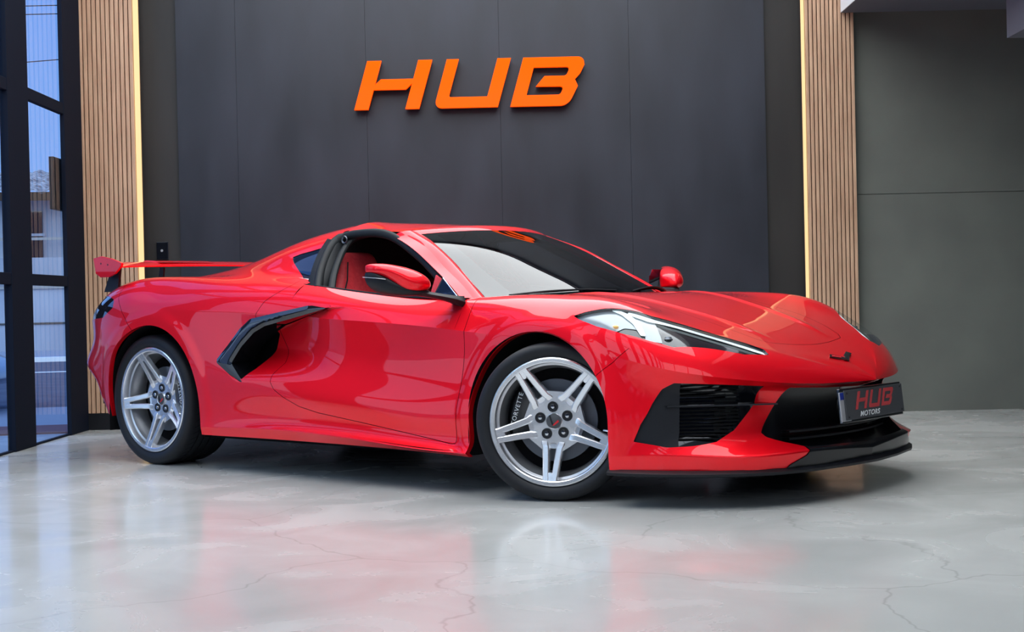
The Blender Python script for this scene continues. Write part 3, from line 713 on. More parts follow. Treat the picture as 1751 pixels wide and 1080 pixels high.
# headlights: housing sunk behind a clear lens
def sub(t, poly, proj, cond=lambda x, w, z: x > -9): return cutk(t, poly, proj, cond)[1]
HS = tm_offset(hl_piece, -.022)
inner = lambda pts: [(x, .6*w-.8*z) for x, w, z in pts]
sheen_zone = [(2.70, -.30), (2.70, .1), (3.06, .1), (3.10, 0), (3.215, -.02), (3.20, -.045), (3.17, -.085), (3.134, -.125), (3.10, -.30)]  # rear reflector painted pale, standing in for the ceiling mirrored in the lens
strip = [(3.04, -.130), (3.13, -.133), (3.215, -.160), (3.33, -.178), (3.40, -.192), (3.455, -.197), (3.482, -.186), (3.44, -.170), (3.36, -.158), (3.30, -.148), (3.21, -.132), (3.13, -.104), (3.05, -.112)]
dark_low = [(3.02, -.015), (3.06, -.045), (3.11, -.05), (3.15, -.025), (3.17, .03), (3.02, .05)]
for sgn in (1, -1):
    f = (lambda t: t) if sgn > 0 else mirror
    h = tm_obj('headlight', f(tm_join([HS, tm_rim(hl_cut, .024)])), M['black_gloss'], car)
    wz = sub(tm_offset(hl_piece, -.018), sheen_zone, phl); wz, _d, _c = cutk(wz, dark_low, phl, lambda x, w, z: x > 0)
    tm_obj('reflector_sheen', f(wz), M['lamp_white'], h)
    tm_obj('light_guide', f(sub(tm_offset(hl_piece, -.013), strip, phl)), M['lamp_strip'], h)
    s2 = [(2.98, -.118), (3.03, -.104), (3.09, -.07), (3.135, -.025), (3.155, -.028), (3.12, -.075), (3.06, -.112), (3.0, -.13)]
    tm_obj('light_guide', f(sub(tm_offset(hl_piece, -.012), s2, phl)), M['lamp_strip'], h)
    tm_obj('lens', f(tm_offset(hl_piece, -.001)), M['lens'], h)
    b = MB().lathe([(0, .004), (.006, .004), (.011, .001), (.012, 0)], 20, axis='z', c=(3.024, -.877*sgn, .716)); obj('indicator_bulb', b, M['amber'], h, smooth=True)
    b = MB().lathe([(0, .010), (.012, .009), (.016, .002), (.019, 0)], 24, axis='z', c=(3.219, -.795*sgn, .662)); obj('projector', b, M['steel'], h, smooth=True)
# bumper intakes: deep pocket, satin outer panel, louvred grille, cross fin
cheek = [(.95, .6), (.812, .50), (.806, .44), (.812, .36), (.815, .30), (.835, .20), (.95, .2)]
for sgn in (1, -1):
    f = (lambda t: t) if sgn > 0 else mirror
    pk = tm_offset(gr_piece, -.010); ck = sub(pk, cheek, pyz)
    g = tm_obj('bumper_intake', f(tm_join([tm_offset(gr_piece, -.075), tm_rim(gr_cut, .078)])), M['black_gloss'], fb)
    c = tm_obj('cheek_panel', f(tm_join([ck])), M['black_satin'], g)
    for i in range(16):
        z = .262+i*.0142; b = MB(); w0, w1 = .79, .62+max(0, .30-z)*.6
        row = [[], [], [], []]
        for k in range(9):
            w = w0+(w1-w0)*k/8; xx = 3.19+(.84-w)*1.12-.012
            if w > .84: xx = 3.19
            jog = .006*((k+i) % 3 == 0)
            for r_, (dx, dz) in zip(row, ((0, 0), (.006, .002), (.006, .0055), (0, .0075))): r_.append((xx+dx-jog, -w*sgn, z+dz))
        obj('louvre', MB().grid(row), M['louvre'], g)
    b = MB(); row = [[], [], [], []]
    for k in range(13):
        w = .845-(.845-.545)*k/12; xx = 3.235+(.84-w)*1.06+.006*math.sin(k/12*math.pi)
        for r_, (dx, dz) in zip(row, ((-.05, .004), (.012, .001), (.012, -.005), (-.05, -.008))): r_.append((xx+dx, -w*sgn, .402+dz))
    obj('cross_fin', MB().grid(row, closed=False), M['black_gloss'], g)
    if sgn < 0: pass
# centre grille
g = tm_obj('centre_grille', both(tm_join([tm_offset(cg_piece, -.055), tm_rim(cg_cut, .058)])), M['lip_black'], fb)
for z in (.245, .275):
    b = MB(); row = [[], [], [], []]
    for k in range(21):
        y = -.42+.84*k/20; xx = 3.60-.35*y*y
        for r_, (dx, dz) in zip(row, ((-.04, .0), (0, .0), (0, .008), (-.04, .008))): r_.append((xx+dx, y, z+dz))
    obj('crossbar', MB().grid(row), M['black_satin'], g)
# side intake blade with its dark duct
for sgn in (1, -1):
    f = (lambda t: t) if sgn > 0 else mirror
    src = bl_piece
    # undo the scoop inside the blade: follow the outer skin with a slight bow
    V = src.V.copy(); sd = poly_sd(V[:, 0], V[:, 2], BLADE)
    xw = np.interp(V[:, 0], [.60, .80, 1.07, 1.37], [.966, .958, .940, .9105])
    V[:, 1] = -(xw+.008*np.clip(sd/.02, 0, 1)); blade = TM(V, src.T)
    if blade.N[:, 1].sum() > 0: blade.T = blade.T[:, ::-1]; blade.N *= -1
    low = [(.55, .40), (.55, .562), (.70, .545), (.78, .53), (.9, .43)]
    up, lo, _c = cutk(blade, low, pxz, lambda x, w, z: x > 0)
    seg = []
    for a, b2 in zip(BLADE_IN[:-1], BLADE_IN[1:]): pass
    bo = tm_obj('side_intake', f(up), M['black_gloss'], car); tm_obj('lower_blade', f(lo), M['blade_grey'], bo)
    pts = BLADE_IN[::-1]+[BLADE_OUT[-1]]
    rows = [[(x, -sgn*(np.interp(x, [.60, .80, 1.07, 1.37], [.966, .958, .940, .9105])), z) for x, z in [BLADE_OUT[0]]+pts], [(x-.02, -sgn*.80, z) for x, z in [BLADE_OUT[0]]+pts]]
    obj('blade_return', MB().grid(rows), M['black_gloss'], bo)
    duct = MB().box((.56, -sgn*.66, .42), (1.0, -sgn*.72, .84)); duct.box((.56, -sgn*.66, .42), (.60, -sgn*.90, .84)); obj('duct', duct, M['black_matte'], bo)
# quarter windows, tail lamps
for sgn in (1, -1):
    f = (lambda t: t) if sgn > 0 else mirror
    q = tm_obj('quarter_window', f(tm_offset(qw_piece, -.004)), M['glass_dark'], car)
    tm_obj('window_trim', f(tm_rim(qw_cut, .006)), M['black_satin'], q)
    tm_obj('tail_lamp', f(tm_join([tm_offset(tail, -.003), tm_rim(tail_cut, .005)])), M['taillens'], car)
# wheel wells, floor
for k, (cx, cz, Rr) in ARCH.items():
    for sgn in (1, -1):
        rows = []
        for w in (.935, .90, .52):
            rr = Rr+.004; rows.append([(cx+rr*math.cos(R_(a)), -sgn*w, cz+rr*math.sin(R_(a))) for a in range(-15, 196, 5)])
            rows[-1] = [(cx+rr, -sgn*w, .17)]+[p for p in rows[-1] if p[2] > cz]+[(cx-rr, -sgn*w, .17)]
        b = MB().grid(rows); b.add([(cx-Rr-.01, -sgn*.52, .15), (cx+Rr+.01, -sgn*.52, .15), (cx+Rr+.01, -sgn*.52, cz+Rr+.01), (cx-Rr-.01, -sgn*.52, cz+Rr+.01)], [(0, 1, 2, 3)])
        obj('wheel_arch_liner', b, M['black_matte'], car, smooth=True)
b = MB().box((-.5, -.56, .15), (3.3, .56, .19)); b.box((.48, -.90, .165), (2.27, .90, .19)); b.box((3.05, -.72, .145), (3.36, .72, .17)); b.box((-.62, -.8, .3), (-.36, .8, .33))
obj('undertray', b, M['black_matte'], car)
# splitter blade under the nose
def outline_row(off, z):
    P = [(3.01, .925), (3.13, .905), (3.24, .87), (3.36, .81), (3.48, .71), (3.565, .60), (3.615, .46), (3.66, .22), (3.68, 0)]
    P = P+[(x, -w) for x, w in P[-2::-1]]
    out = []
    for i, (x, y) in enumerate(P):
        a = Vector(P[max(i-1, 0)]); c = Vector(P[min(i+1, len(P)-1)]); t = (c-a).normalized(); n = Vector((-t.y, t.x))
        if n.dot(Vector((x-2.9, y))) < 0: n = -n
        o_ = off*(1 if abs(y) > .5 else 1.6); out.append((x+n.x*o_, -(y+n.y*o_), z))
    return out
rows = [outline_row(-.15, .125), outline_row(.006, .126), outline_row(.020, .130), outline_row(.022, .140), outline_row(.004, .152), outline_row(-.15, .153)]
sp_o = obj('splitter', MB().grid(rows), M['black_satin'], fb, smooth=True, auto=40)
# number plate in its holder on the nose
PLX = 3.70; TL = R_(-6)
pl = empty('number_plate', (PLX, 0, .375)); pl.parent = car; pl.rotation_euler = (0, TL, 0)
pl['label'] = 'dark grey show plate with red and white lettering'
obj('holder', MB().box((-.022, -.275, -.070), (-.006, .275, .070)), M['black_gloss'], pl, bevel=.003)
obj('rear_plate', MB().box((-.010, -.285, -.062), (-.004, -.205, .056)), M['plate_white'], pl, bevel=.002)
obj('blue_band', MB().box((-.0039, -.283, .026), (-.003, -.205, .055)), M['plate_blue'], pl)
obj('plate', MB().box((-.003, -.255, -.058), (.002, .272, .062)), M['plate_grey'], pl, bevel=.0015)
for i, o_ in enumerate(hub_letters(.072, Matrix.Identity(4), [M['plate_red']], .0012, 'plate_lettering', bevel=0, sl=.52)):
    o_.parent = pl; o_.matrix_local = Matrix(((0, 0, 1, .0029), (1, 0, 0, -.175), (0, 1, 0, -.020), (0, 0, 0, 1)))
fc = D.curves.new('plate_word', 'FONT'); fc.body = 'MOTORS'; fc.size = .032; fc.shear = .35; fc.extrude = .0004; fc.offset = .0004; fc.space_character = 1.12
fo = D.objects.new('plate_word_c', fc); COL.objects.link(fo); me = D.meshes.new_from_object(fo.evaluated_get(bpy.context.evaluated_depsgraph_get())); D.objects.remove(fo)
me.materials.clear(); wo = link_obj('plate_word', me, M['white_mark'], pl); wo.matrix_local = Matrix(((0, 0, 1, .0027), (1.25, 0, 0, -.14), (0, .9, 0, -.049), (0, 0, 0, 1)))
for y, z in ((-.235, .05), (.25, .05), (-.235, -.047), (.25, -.047)):
    obj('plate_screw', MB().lathe([(0, .0045), (.004, .004), (.005, .002)], 12, axis='x', c=(0, y, z)), M['black_satin'], pl, smooth=True)
# ---------------------------------------------------------------- windscreen, pillars, roof
def lerp(a, b, t): return a+(b-a)*t
def curve3(pts, n):
    P = np.array(pts, float); t = np.concatenate([[0], np.cumsum(np.linalg.norm(np.diff(P, axis=0), axis=1))])
    return nspline(t, P, np.linspace(0, t[-1], n))
def cross_rows(edge, centre, n=41, p=2.2):
    """rows running across the car: edge (x,w,z) each side, centre (x,0,z)"""
    G = np.zeros((len(edge), n, 3)); s = np.linspace(-1, 1, n)
    for i, (e, c) in enumerate(zip(edge, centre)):
        k = np.abs(s)**p
        G[i, :, 0] = c[0]-(c[0]-e[0])*k; G[i, :, 1] = s*e[1]; G[i, :, 2] = c[2]-(c[2]-e[2])*k
    return G
def tm_sheet(G, up=(0, 0, 1)):
    t = TM(G.reshape(-1, 3), tm_grid(G))
    if (t.N@np.array(up)).sum() < 0: t.N *= -1; t.T = t.T[:, ::-1]
    return t
NR = 41
ge = curve3([(1.602, .50, 1.160), (1.754, .55, 1.098), (1.922, .60, 1.005), (2.058, .65, .921), (2.225, .715, .822)], NR)
gc = curve3([(1.724, 0, 1.183), (1.93, 0, 1.108), (2.13, 0, 1.015), (2.30, 0, .925), (2.47, 0, .822)], NR)
G = cross_rows(ge, gc, 81)
ws = tm_sheet(G, (1, 0, 1)); wso = tm_obj('windshield', ws, M['glass_ws'], car)
G2 = G.copy(); fr = tm_sheet(G2, (1, 0, 1)); fr.V -= fr.N*.004
s = np.tile(np.linspace(-1, 1, 81), NR); r = np.repeat(np.linspace(0, 1, NR), 81)
band = np.maximum(np.maximum((np.abs(s)-.87+.10*(np.clip(r-.55, 0, 1)))*1.0, (.035-r)*1.6), (r-.90)*1.2)
fr2, _ = tm_clip(fr, band); tm_obj('screen_border', fr2, M['frit'], wso)
# header and roof
hd_e = [(1.512, .545, 1.172), (1.545, .53, 1.176), (1.575, .513, 1.170), (1.604, .502, 1.159)]
hd_c = [(1.615, 0, 1.205), (1.665, 0, 1.209), (1.70, 0, 1.200), (1.727, 0, 1.181)]
tm_obj('windscreen_header', tm_sheet(cross_rows(curve3(hd_e, 12), curve3(hd_c, 12), 61), (0, 0, 1)), M['paint'], car)
rf_e = [(1.118, .545, 1.178), (1.25, .55, 1.186), (1.38, .55, 1.184), (1.508, .545, 1.173)]
rf_c = [(1.118, 0, 1.228), (1.25, 0, 1.232), (1.42, 0, 1.226), (1.612, 0, 1.206)]
rfg = cross_rows(curve3(rf_e, 14), curve3(rf_c, 14), 61, 2.6)
col = SURF['top_rear'][:, -1]; sel = col[:, 1] < .60; cw_, cz_ = col[sel, 1][::-1], col[sel, 2][::-1]
for i in range(14):
    k = max(0, 1-i/9)**1.5; zr = np.interp(np.abs(rfg[i, :, 1]), cw_, cz_)
    rfg[i, :, 2] = rfg[i, :, 2]*(1-k)+zr*k
ro = tm_obj('roof_panel', tm_sheet(rfg), M['paint'], car)
hl_ = rfg.copy(); hl_[..., 2] -= .022; hl_[..., 1] *= .985; tm_obj('headlining', tm_sheet(hl_, (0, 0, -1)), M['carpet'], ro)
for sgn in (1, -1):
    S = lambda pts: [(x, -sgn*w, z) for x, w, z in pts]
    g_ = curve3(S([(1.575, .505, 1.172), (1.604, .502, 1.160), (1.754, .552, 1.100), (1.922, .602, 1.006), (2.058, .652, .922), (2.225, .718, .822)]), 40)
    m_ = curve3(S([(1.555, .525, 1.178), (1.595, .532, 1.163), (1.758, .582, 1.100), (1.920, .632, 1.010), (2.060, .684, .929), (2.205, .745, .832)]), 40)
    c_ = curve3(S([(1.515, .548, 1.172), (1.578, .556, 1.147), (1.753, .608, 1.080), (1.904, .661, .990), (2.051, .712, .911), (2.185, .765, .826)]), 40)
    l_ = curve3(S([(1.475, .562, 1.155), (1.52, .573, 1.140), (1.693, .630, 1.073), (1.858, .688, .990), (2.004, .745, .914), (2.150, .803, .824)]), 40)
    i_ = curve3(S([(1.47, .54, 1.145), (1.52, .55, 1.125), (1.69, .60, 1.055), (1.85, .655, .975), (1.995, .71, .90), (2.14, .77, .815)]), 40)
    up_ = tm_sheet(v_spline(np.array([g_, m_, c_]), [6, 6]), (1, -sgn*.5, 1)); dn_ = tm_sheet(v_spline(np.array([c_, l_]), [6]), (0, -sgn, .3))
    und = tm_sheet(v_spline(np.array([l_, i_]), [4]), (0, -.1, -1))
    pil = tm_obj('windscreen_pillar', tm_join([up_, dn_, und]), M['paint'], car)
    sp_pts = curve3(S([(1.185, .79, .905), (1.150, .745, .965), (1.118, .68, 1.045), (1.103, .62, 1.112), (1.110, .575, 1.152), (1.165, .553, 1.172), (1.26, .553, 1.177), (1.38, .553, 1.173), (1.50, .555, 1.138), (1.60, .572, 1.088), (1.71, .603, 1.033), (1.86, .658, .948), (2.0, .714, .872), (2.09, .75, .82)]), 90)
    rad = []
    for i in range(90):
        t = i/89; w_ = .022 if t > .42 else (.030 if t < .25 else .024); rad.append((w_*.8, w_ if t > .42 else w_*.9))
    obj('door_seal', MB().tube([tuple(p) for p in sp_pts], rad, 14), M['seal'], car, smooth=True)
    a_ = curve3(S([(1.095, .775, .925), (1.08, .722, 1.015), (1.05, .645, 1.10), (1.045, .585, 1.162)]), 14)
    b_ = curve3(S([(1.175, .790, .915), (1.155, .735, .985), (1.125, .665, 1.075), (1.110, .600, 1.152)]), 14)
    a_[:, 1] -= sgn*.006; b_[:, 1] -= sgn*.004
    c2 = b_.copy(); c2[:, 0] += .02; c2[:, 1] += sgn*.06
    tm_obj('rear_pillar_trim', tm_sheet(v_spline(np.array([a_, b_, c2]), [5, 5]), (0, -sgn, 0)), M['seal'], car)
    obj('inner_seal', MB().tube([tuple(p+np.array([.06, sgn*.035, -.004])) for p in sp_pts[:34]], (.018, .014), 10), M['seal'], car, smooth=True)
    e = obj('roof_latch', MB().lathe([(.012, 0), (.0185, -.004), (.021, 0), (.0185, .004), (.012, 0)], 24), M['steel'], car, smooth=True)
    e.location = (1.158, -sgn*.581, 1.150)
    # belt line: outer strip, door top
    bl = np.array(S([(1.10, .803, .927), (1.35, .803, .899), (1.6, .799, .871), (1.9, .799, .852), (2.16, .799, .838)])); bl = curve3(bl, 40)
    rows = [[tuple(p+np.array([0, dy*sgn, dz])) for p in bl] for dy, dz in ((-.004, -.003), (-.002, .007), (.012, .007), (.05, .004), (.075, -.02), (.09, -.12))]
    obj('belt_trim', MB().grid(rows), M['seal'], car, smooth=True)
    rows = [[tuple(p+np.array([0, dy*sgn, dz])) for p in bl] for dy, dz in ((.09, -.12), (.13, -.16), (.12, -.5))]
    obj('inner_door_trim', MB().grid(rows), M['leather' if sgn > 0 else 'carpet'], dr if sgn > 0 else dl, smooth=True)
    # fixed front window corner
    tri = S([(1.955, .728, .938), (2.105, .790, .845), (1.955, .790, .858)])
    tri2 = [(x, y+sgn*.006, z) for x, y, z in tri]
    q = obj('front_corner_window', MB().add(tri+tri2, [(0, 1, 2), (5, 4, 3), (0, 3, 4, 1), (1, 4, 5, 2), (2, 5, 3, 0)]), M['glass_dark'], car)
    obj('window_edge', MB().tube([tri[0], tri[1]], .003, 6), M['chrome'], q); obj('window_edge', MB().tube([tri[0], tri[2]], .0025, 6), M['black_satin'], q)
# cowl panel and wipers
cw = [(2.245, .69), (2.29, .58), (2.37, .44), (2.43, .27), (2.45, .10), (2.455, 0)]
cw = cw+[(x, -w) for x, w in cw[-2::-1]]
rows = [[(x-.10, y*.97, .826) for x, y in cw], [(x-.015, y, .835) for x, y in cw], [(x+.004, y, .842) for x, y in cw], [(x+.012, y, .80) for x, y in cw]]
co = obj('cowl_panel', MB().grid(rows), M['black_matte'], car, smooth=True)
for pts in ([(2.25, -.60, .853), (2.33, -.42, .868), (2.385, -.20, .872), (2.41, -.02, .866)], [(2.405, .12, .862), (2.39, .30, .882), (2.35, .44, .876), (2.27, .60, .862)]):
    w_ = obj('wiper', MB().tube(curve3(pts, 16).tolist(), (.006, .004), 8), M['black_satin'], car, smooth=True)
    obj('wiper_blade', MB().tube((curve3(pts, 16)-np.array([.012, 0, .004])).tolist(), (.003, .008), 8), M['black_matte'], w_, smooth=True)
# ---------------------------------------------------------------- cabin
obj('inner_pillar_trim', MB().prism([(1.885, .955), (1.835, .84), (1.93, .84), (1.945, .92)], -.690, -.70), M['leather'], car, bevel=.003)
b = MB(); b.box((.98, -.70, .19), (1.03, .70, .92)); b.box((1.0, -.74, .19), (2.5, .74, .24)); b.box((1.02, -.54, .9), (1.06, .54, 1.16))
b.box((2.05, -.66, .24), (2.2, .66, .80)); b.box((1.1, -.12, .24), (2.1, .12, .60))
cab = obj('cabin', b, M['carpet'], car)
rows = [[(x, y, z) for y in np.linspace(-.66, .66, 15)] for x, z in ((1.95, .70), (1.93, .76), (1.99, .825), (2.12, .85), (2.28, .835), (2.40, .80))]
obj('dashboard', MB().grid(rows), M['carpet'], car, smooth=True)
obj('instrument_hood', MB().box((1.92, .22, .80), (2.10, .50, .885)), M['carpet'], car, bevel=.02)
obj('rear_shelf', MB().box((1.031, -.70, .80), (1.06, .70, .97)), M['leather'], car, bevel=.01)
def seat(y, sgn):
    r = []
    # side profile of the backrest: (x, z) front face, plus back face
    secs = [(.24, 1.40, 1.10, .25), (.45, 1.34, 1.06, .255), (.70, 1.275, 1.055, .245), (.86, 1.235, 1.06, .215), (.98, 1.215, 1.075, .150), (1.05, 1.205, 1.085, .135), (1.085, 1.18, 1.10, .120), (1.098, 1.15, 1.12, .09)]
    rows = []
    for z, xf, xb, hw in secs:
        row = []
        for k in range(20):
            a = 2*math.pi*k/20; ca, sa = math.cos(a), math.sin(a)
            ca = math.copysign(abs(ca)**.55, ca); sa = math.copysign(abs(sa)**.55, sa)
            row.append(((xf+xb)/2+(xf-xb)/2*ca-.10, y+hw*sa, z))
        rows.append(row)
    b = MB().grid(rows, closed=True); b.add(rows[-1], [tuple(range(20))])
    s_ = obj('seat', b, M['leather'], car, smooth=True, auto=60, subsurf=1)
    rows2 = []
    for z, xf, xb, hw in secs[2:7]:
        rows2.append([(xf-.10+.012, y+hw*.55*t, z-.01) for t in (-1, -.5, 0, .5, 1)])
    obj('backrest_insert', MB().grid(rows2), M['leather'], s_, smooth=True)
    obj('seat_cushion', MB().box((1.18, y-.25, .24), (1.72, y+.25, .47)), M['leather'], s_, bevel=.06)
    for side in (-1, 1):
        p = [(1.215-.085, y+side*.125, 1.04), (1.235-.085, y+side*.15, .95), (1.25-.08, y+side*.2, .86)]
        obj('seam', MB().tube(p, .0035, 6), M['carpet'], s_)
seat(-.41, 1); seat(.37, -1)
sw = MB()
rows = []
for k in range(32):
    a = 2*math.pi*k/32; c_, s_ = math.cos(a), math.sin(a)
    rows.append([(1.83+.015*math.cos(t)-.06*s_, .37+(.175+.015*math.sin(t))*c_, .70+(.165+.015*math.sin(t))*s_) for t in np.linspace(0, 2*math.pi, 9)[:-1]])
rows.append(rows[0]); sw.grid(rows, closed=True); sw.box((1.83, .21, .69), (1.85, .53, .72))
obj('steering_wheel', sw, M['carpet'], car, smooth=True)
# ---------------------------------------------------------------- door mirrors
def mirror_part(sgn):
    Y = lambda y: -sgn*y
    # sections along y: (y, x rear, x front, z bottom, z top)
    secs = [(.950, 2.02, 2.085, .893, .935), (.962, 1.99, 2.108, .880, .955), (1.01, 1.955, 2.115, .876, .980), (1.05, 1.935, 2.09, .880, .992), (1.075, 1.925, 2.07, .896, .997), (1.10, 1.91, 2.04, .930, 1.002), (1.13, 1.885, 1.995, .958, 1.003), (1.15, 1.875, 1.95, .968, .996)]
    rows = []
    for y, xr, xf, zb, zt in secs:
        w, h = xf-xr, zt-zb
        pr = [(0, .06), (0, .5), (0, .90), (.10, 1.0), (.45, 1.0), (.82, .80), (1.0, .42), (.97, .16), (.85, 0), (.4, -.02), (.08, .0)]
        rows.append([(xr+u*w, Y(y), zb+v*h) for u, v in pr])
    n = len(rows[0]); b = MB().grid(rows, closed=True); b.add(rows[0], [tuple(range(n))[::-1]]); b.add(rows[-1], [tuple(range(n))])
    m_ = obj('door_mirror', b, M['paint'], car, smooth=True, auto=180, subsurf=2)
    gl = [(1.918, Y(.97), .905), (1.896, Y(1.115), .935), (1.894, Y(1.12), .985), (1.915, Y(1.0), .985), (1.935, Y(.95), .95)]
    obj('mirror_glass', MB().add(gl+[(x-.006, y, z) for x, y, z in gl], [(0, 1, 2, 3, 4), (9, 8, 7, 6, 5)]+[(i, (i+1) % 5, 5+(i+1) % 5, 5+i) for i in range(5)]), M['glass_dark'], m_)
    # outer black quarter of the housing with its bright line
    rows = []
    for y, x0, x1, z0, z1 in ((1.148, 1.868, 1.925, .930, .974), (1.122, 1.874, 1.985, .885, .968), (1.07, 1.90, 2.05, .856, .915), (1.0, 1.94, 2.10, .856, .892), (.94, 1.99, 2.11, .860, .886)):
        w, h = x1-x0, z1-z0
        rows.append([(x0+u*w, Y(y), z0+v*h) for u, v in ((0, .1), (0, .9), (.2, 1), (.8, .95), (1, .6), (.95, .2), (.8, 0), (.2, 0))])
    n = 8; b = MB().grid(rows, closed=True); b.add(rows[0], [tuple(range(n))[::-1]]); b.add(rows[-1], [tuple(range(n))])
    obj('lower_housing', b, M['black_satin'], m_, smooth=True, auto=180, subsurf=1)
    obj('indicator_strip', MB().tube([(1.875, Y(1.152), .944), (1.945, Y(1.139), .938), (1.985, Y(1.122), .932)], (.003, .002), 8), M['lamp_white'], m_)
    arm = MB(); rows = []
    for x, y, z, hw, hh in ((1.97, 1.03, .876, .045, .012), (2.05, .97, .868, .045, .013), (2.10, .90, .852, .045, .014), (2.125, .85, .840, .048, .018), (2.135, .80, .826, .045, .030)):
        rows.append([(x+u*hw, Y(y)+Y(u*hw*.6), z+v*hh) for u, v in ((-1, 0), (-.7, .9), (.7, .9), (1, 0), (.7, -.9), (-.7, -.9))])
    arm.grid(rows, closed=True); arm.add(rows[0], [tuple(range(6))]); arm.add(rows[-1], [tuple(range(6))[::-1]])
    obj('mirror_arm', arm, M['black_satin'], m_, smooth=True, auto=50)
mirror_part(1); mirror_part(-1)
# ---------------------------------------------------------------- rear wing
wing = obj('rear_wing', (lambda b: b)(MB()), M['paint'], car) if False else None
b = MB(); rows = []
for k in range(25):
    y = -.79+1.58*k/24; up = .012*(1-(y/.79)**2)
    prof = [(-.66, 1.092), (-.60, 1.098), (-.52, 1.092), (-.46, 1.080), (-.42, 1.068), (-.425, 1.062), (-.47, 1.064), (-.54, 1.070), (-.61, 1.078), (-.66, 1.084)]
    rows.append([(x, y, z+up) for x, z in prof])
b.grid(rows, closed=True); wing = obj('rear_wing', b, M['paint'], car, smooth=True, auto=50)
for s in (-1, 1):
    ep = [(-.675, 1.122), (-.60, 1.132), (-.50, 1.115), (-.405, 1.088), (-.41, 1.07), (-.47, 1.030), (-.53, 1.012), (-.61, 1.012), (-.655, 1.035)]
    e = obj('wing_endplate', MB().prism(ep, s*.790, s*.806), M['paint'], wing, bevel=.003)
    for x, z in ((-.60, 1.09), (-.535, 1.082)): obj('bolt', MB().lathe([(0, 0), (.005, 0), (.006, .002)], 12, c=(x, s*.8065, z)), M['black_satin'], e)
    st = [(-.50, 1.068), (-.58, 1.075), (-.66, .93), (-.53, .93)]
    obj('wing_strut', MB().prism(st, s*.735, s*.750), M['black_satin'], wing, bevel=.002)
    obj('wing_strut', MB().prism([(-.53, 1.068), (-.57, 1.070), (-.60, .95), (-.55, .95)], s*.42, s*.43), M['black_satin'], wing, bevel=.002)
obj('centre_flap', MB().prism([(-.66, 1.102), (-.60, 1.112), (-.52, 1.106), (-.46, 1.094)], -.50, -.12), M['paint'], wing)
# ---------------------------------------------------------------- nose emblem
em = empty('nose_emblem', (3.555, 0, .5605)); em.parent = car; em.rotation_euler = (0, R_(24), 0); em.scale = (1.15, 1.18, 1)
obj('left_flag', MB().prism([(-.030, .085), (-.012, .10), (.012, .035), (.035, .0), (.020, -.004), (-.004, .022)], .0, .006, axis='z'), M['black_gloss'], em, bevel=.001)
obj('right_flag', MB().prism([(-.020, -.055), (-.002, -.085), (.018, -.030), (.036, .0), (.020, .006), (.0, -.020)], .0, .006, axis='z'), M['taillens'], em, bevel=.001)
obj('flag_field', MB().prism([(-.008, -.060), (.0, -.070), (.016, -.028), (.008, -.022)], .0, .0075, axis='z'), M['red_mark'], em)
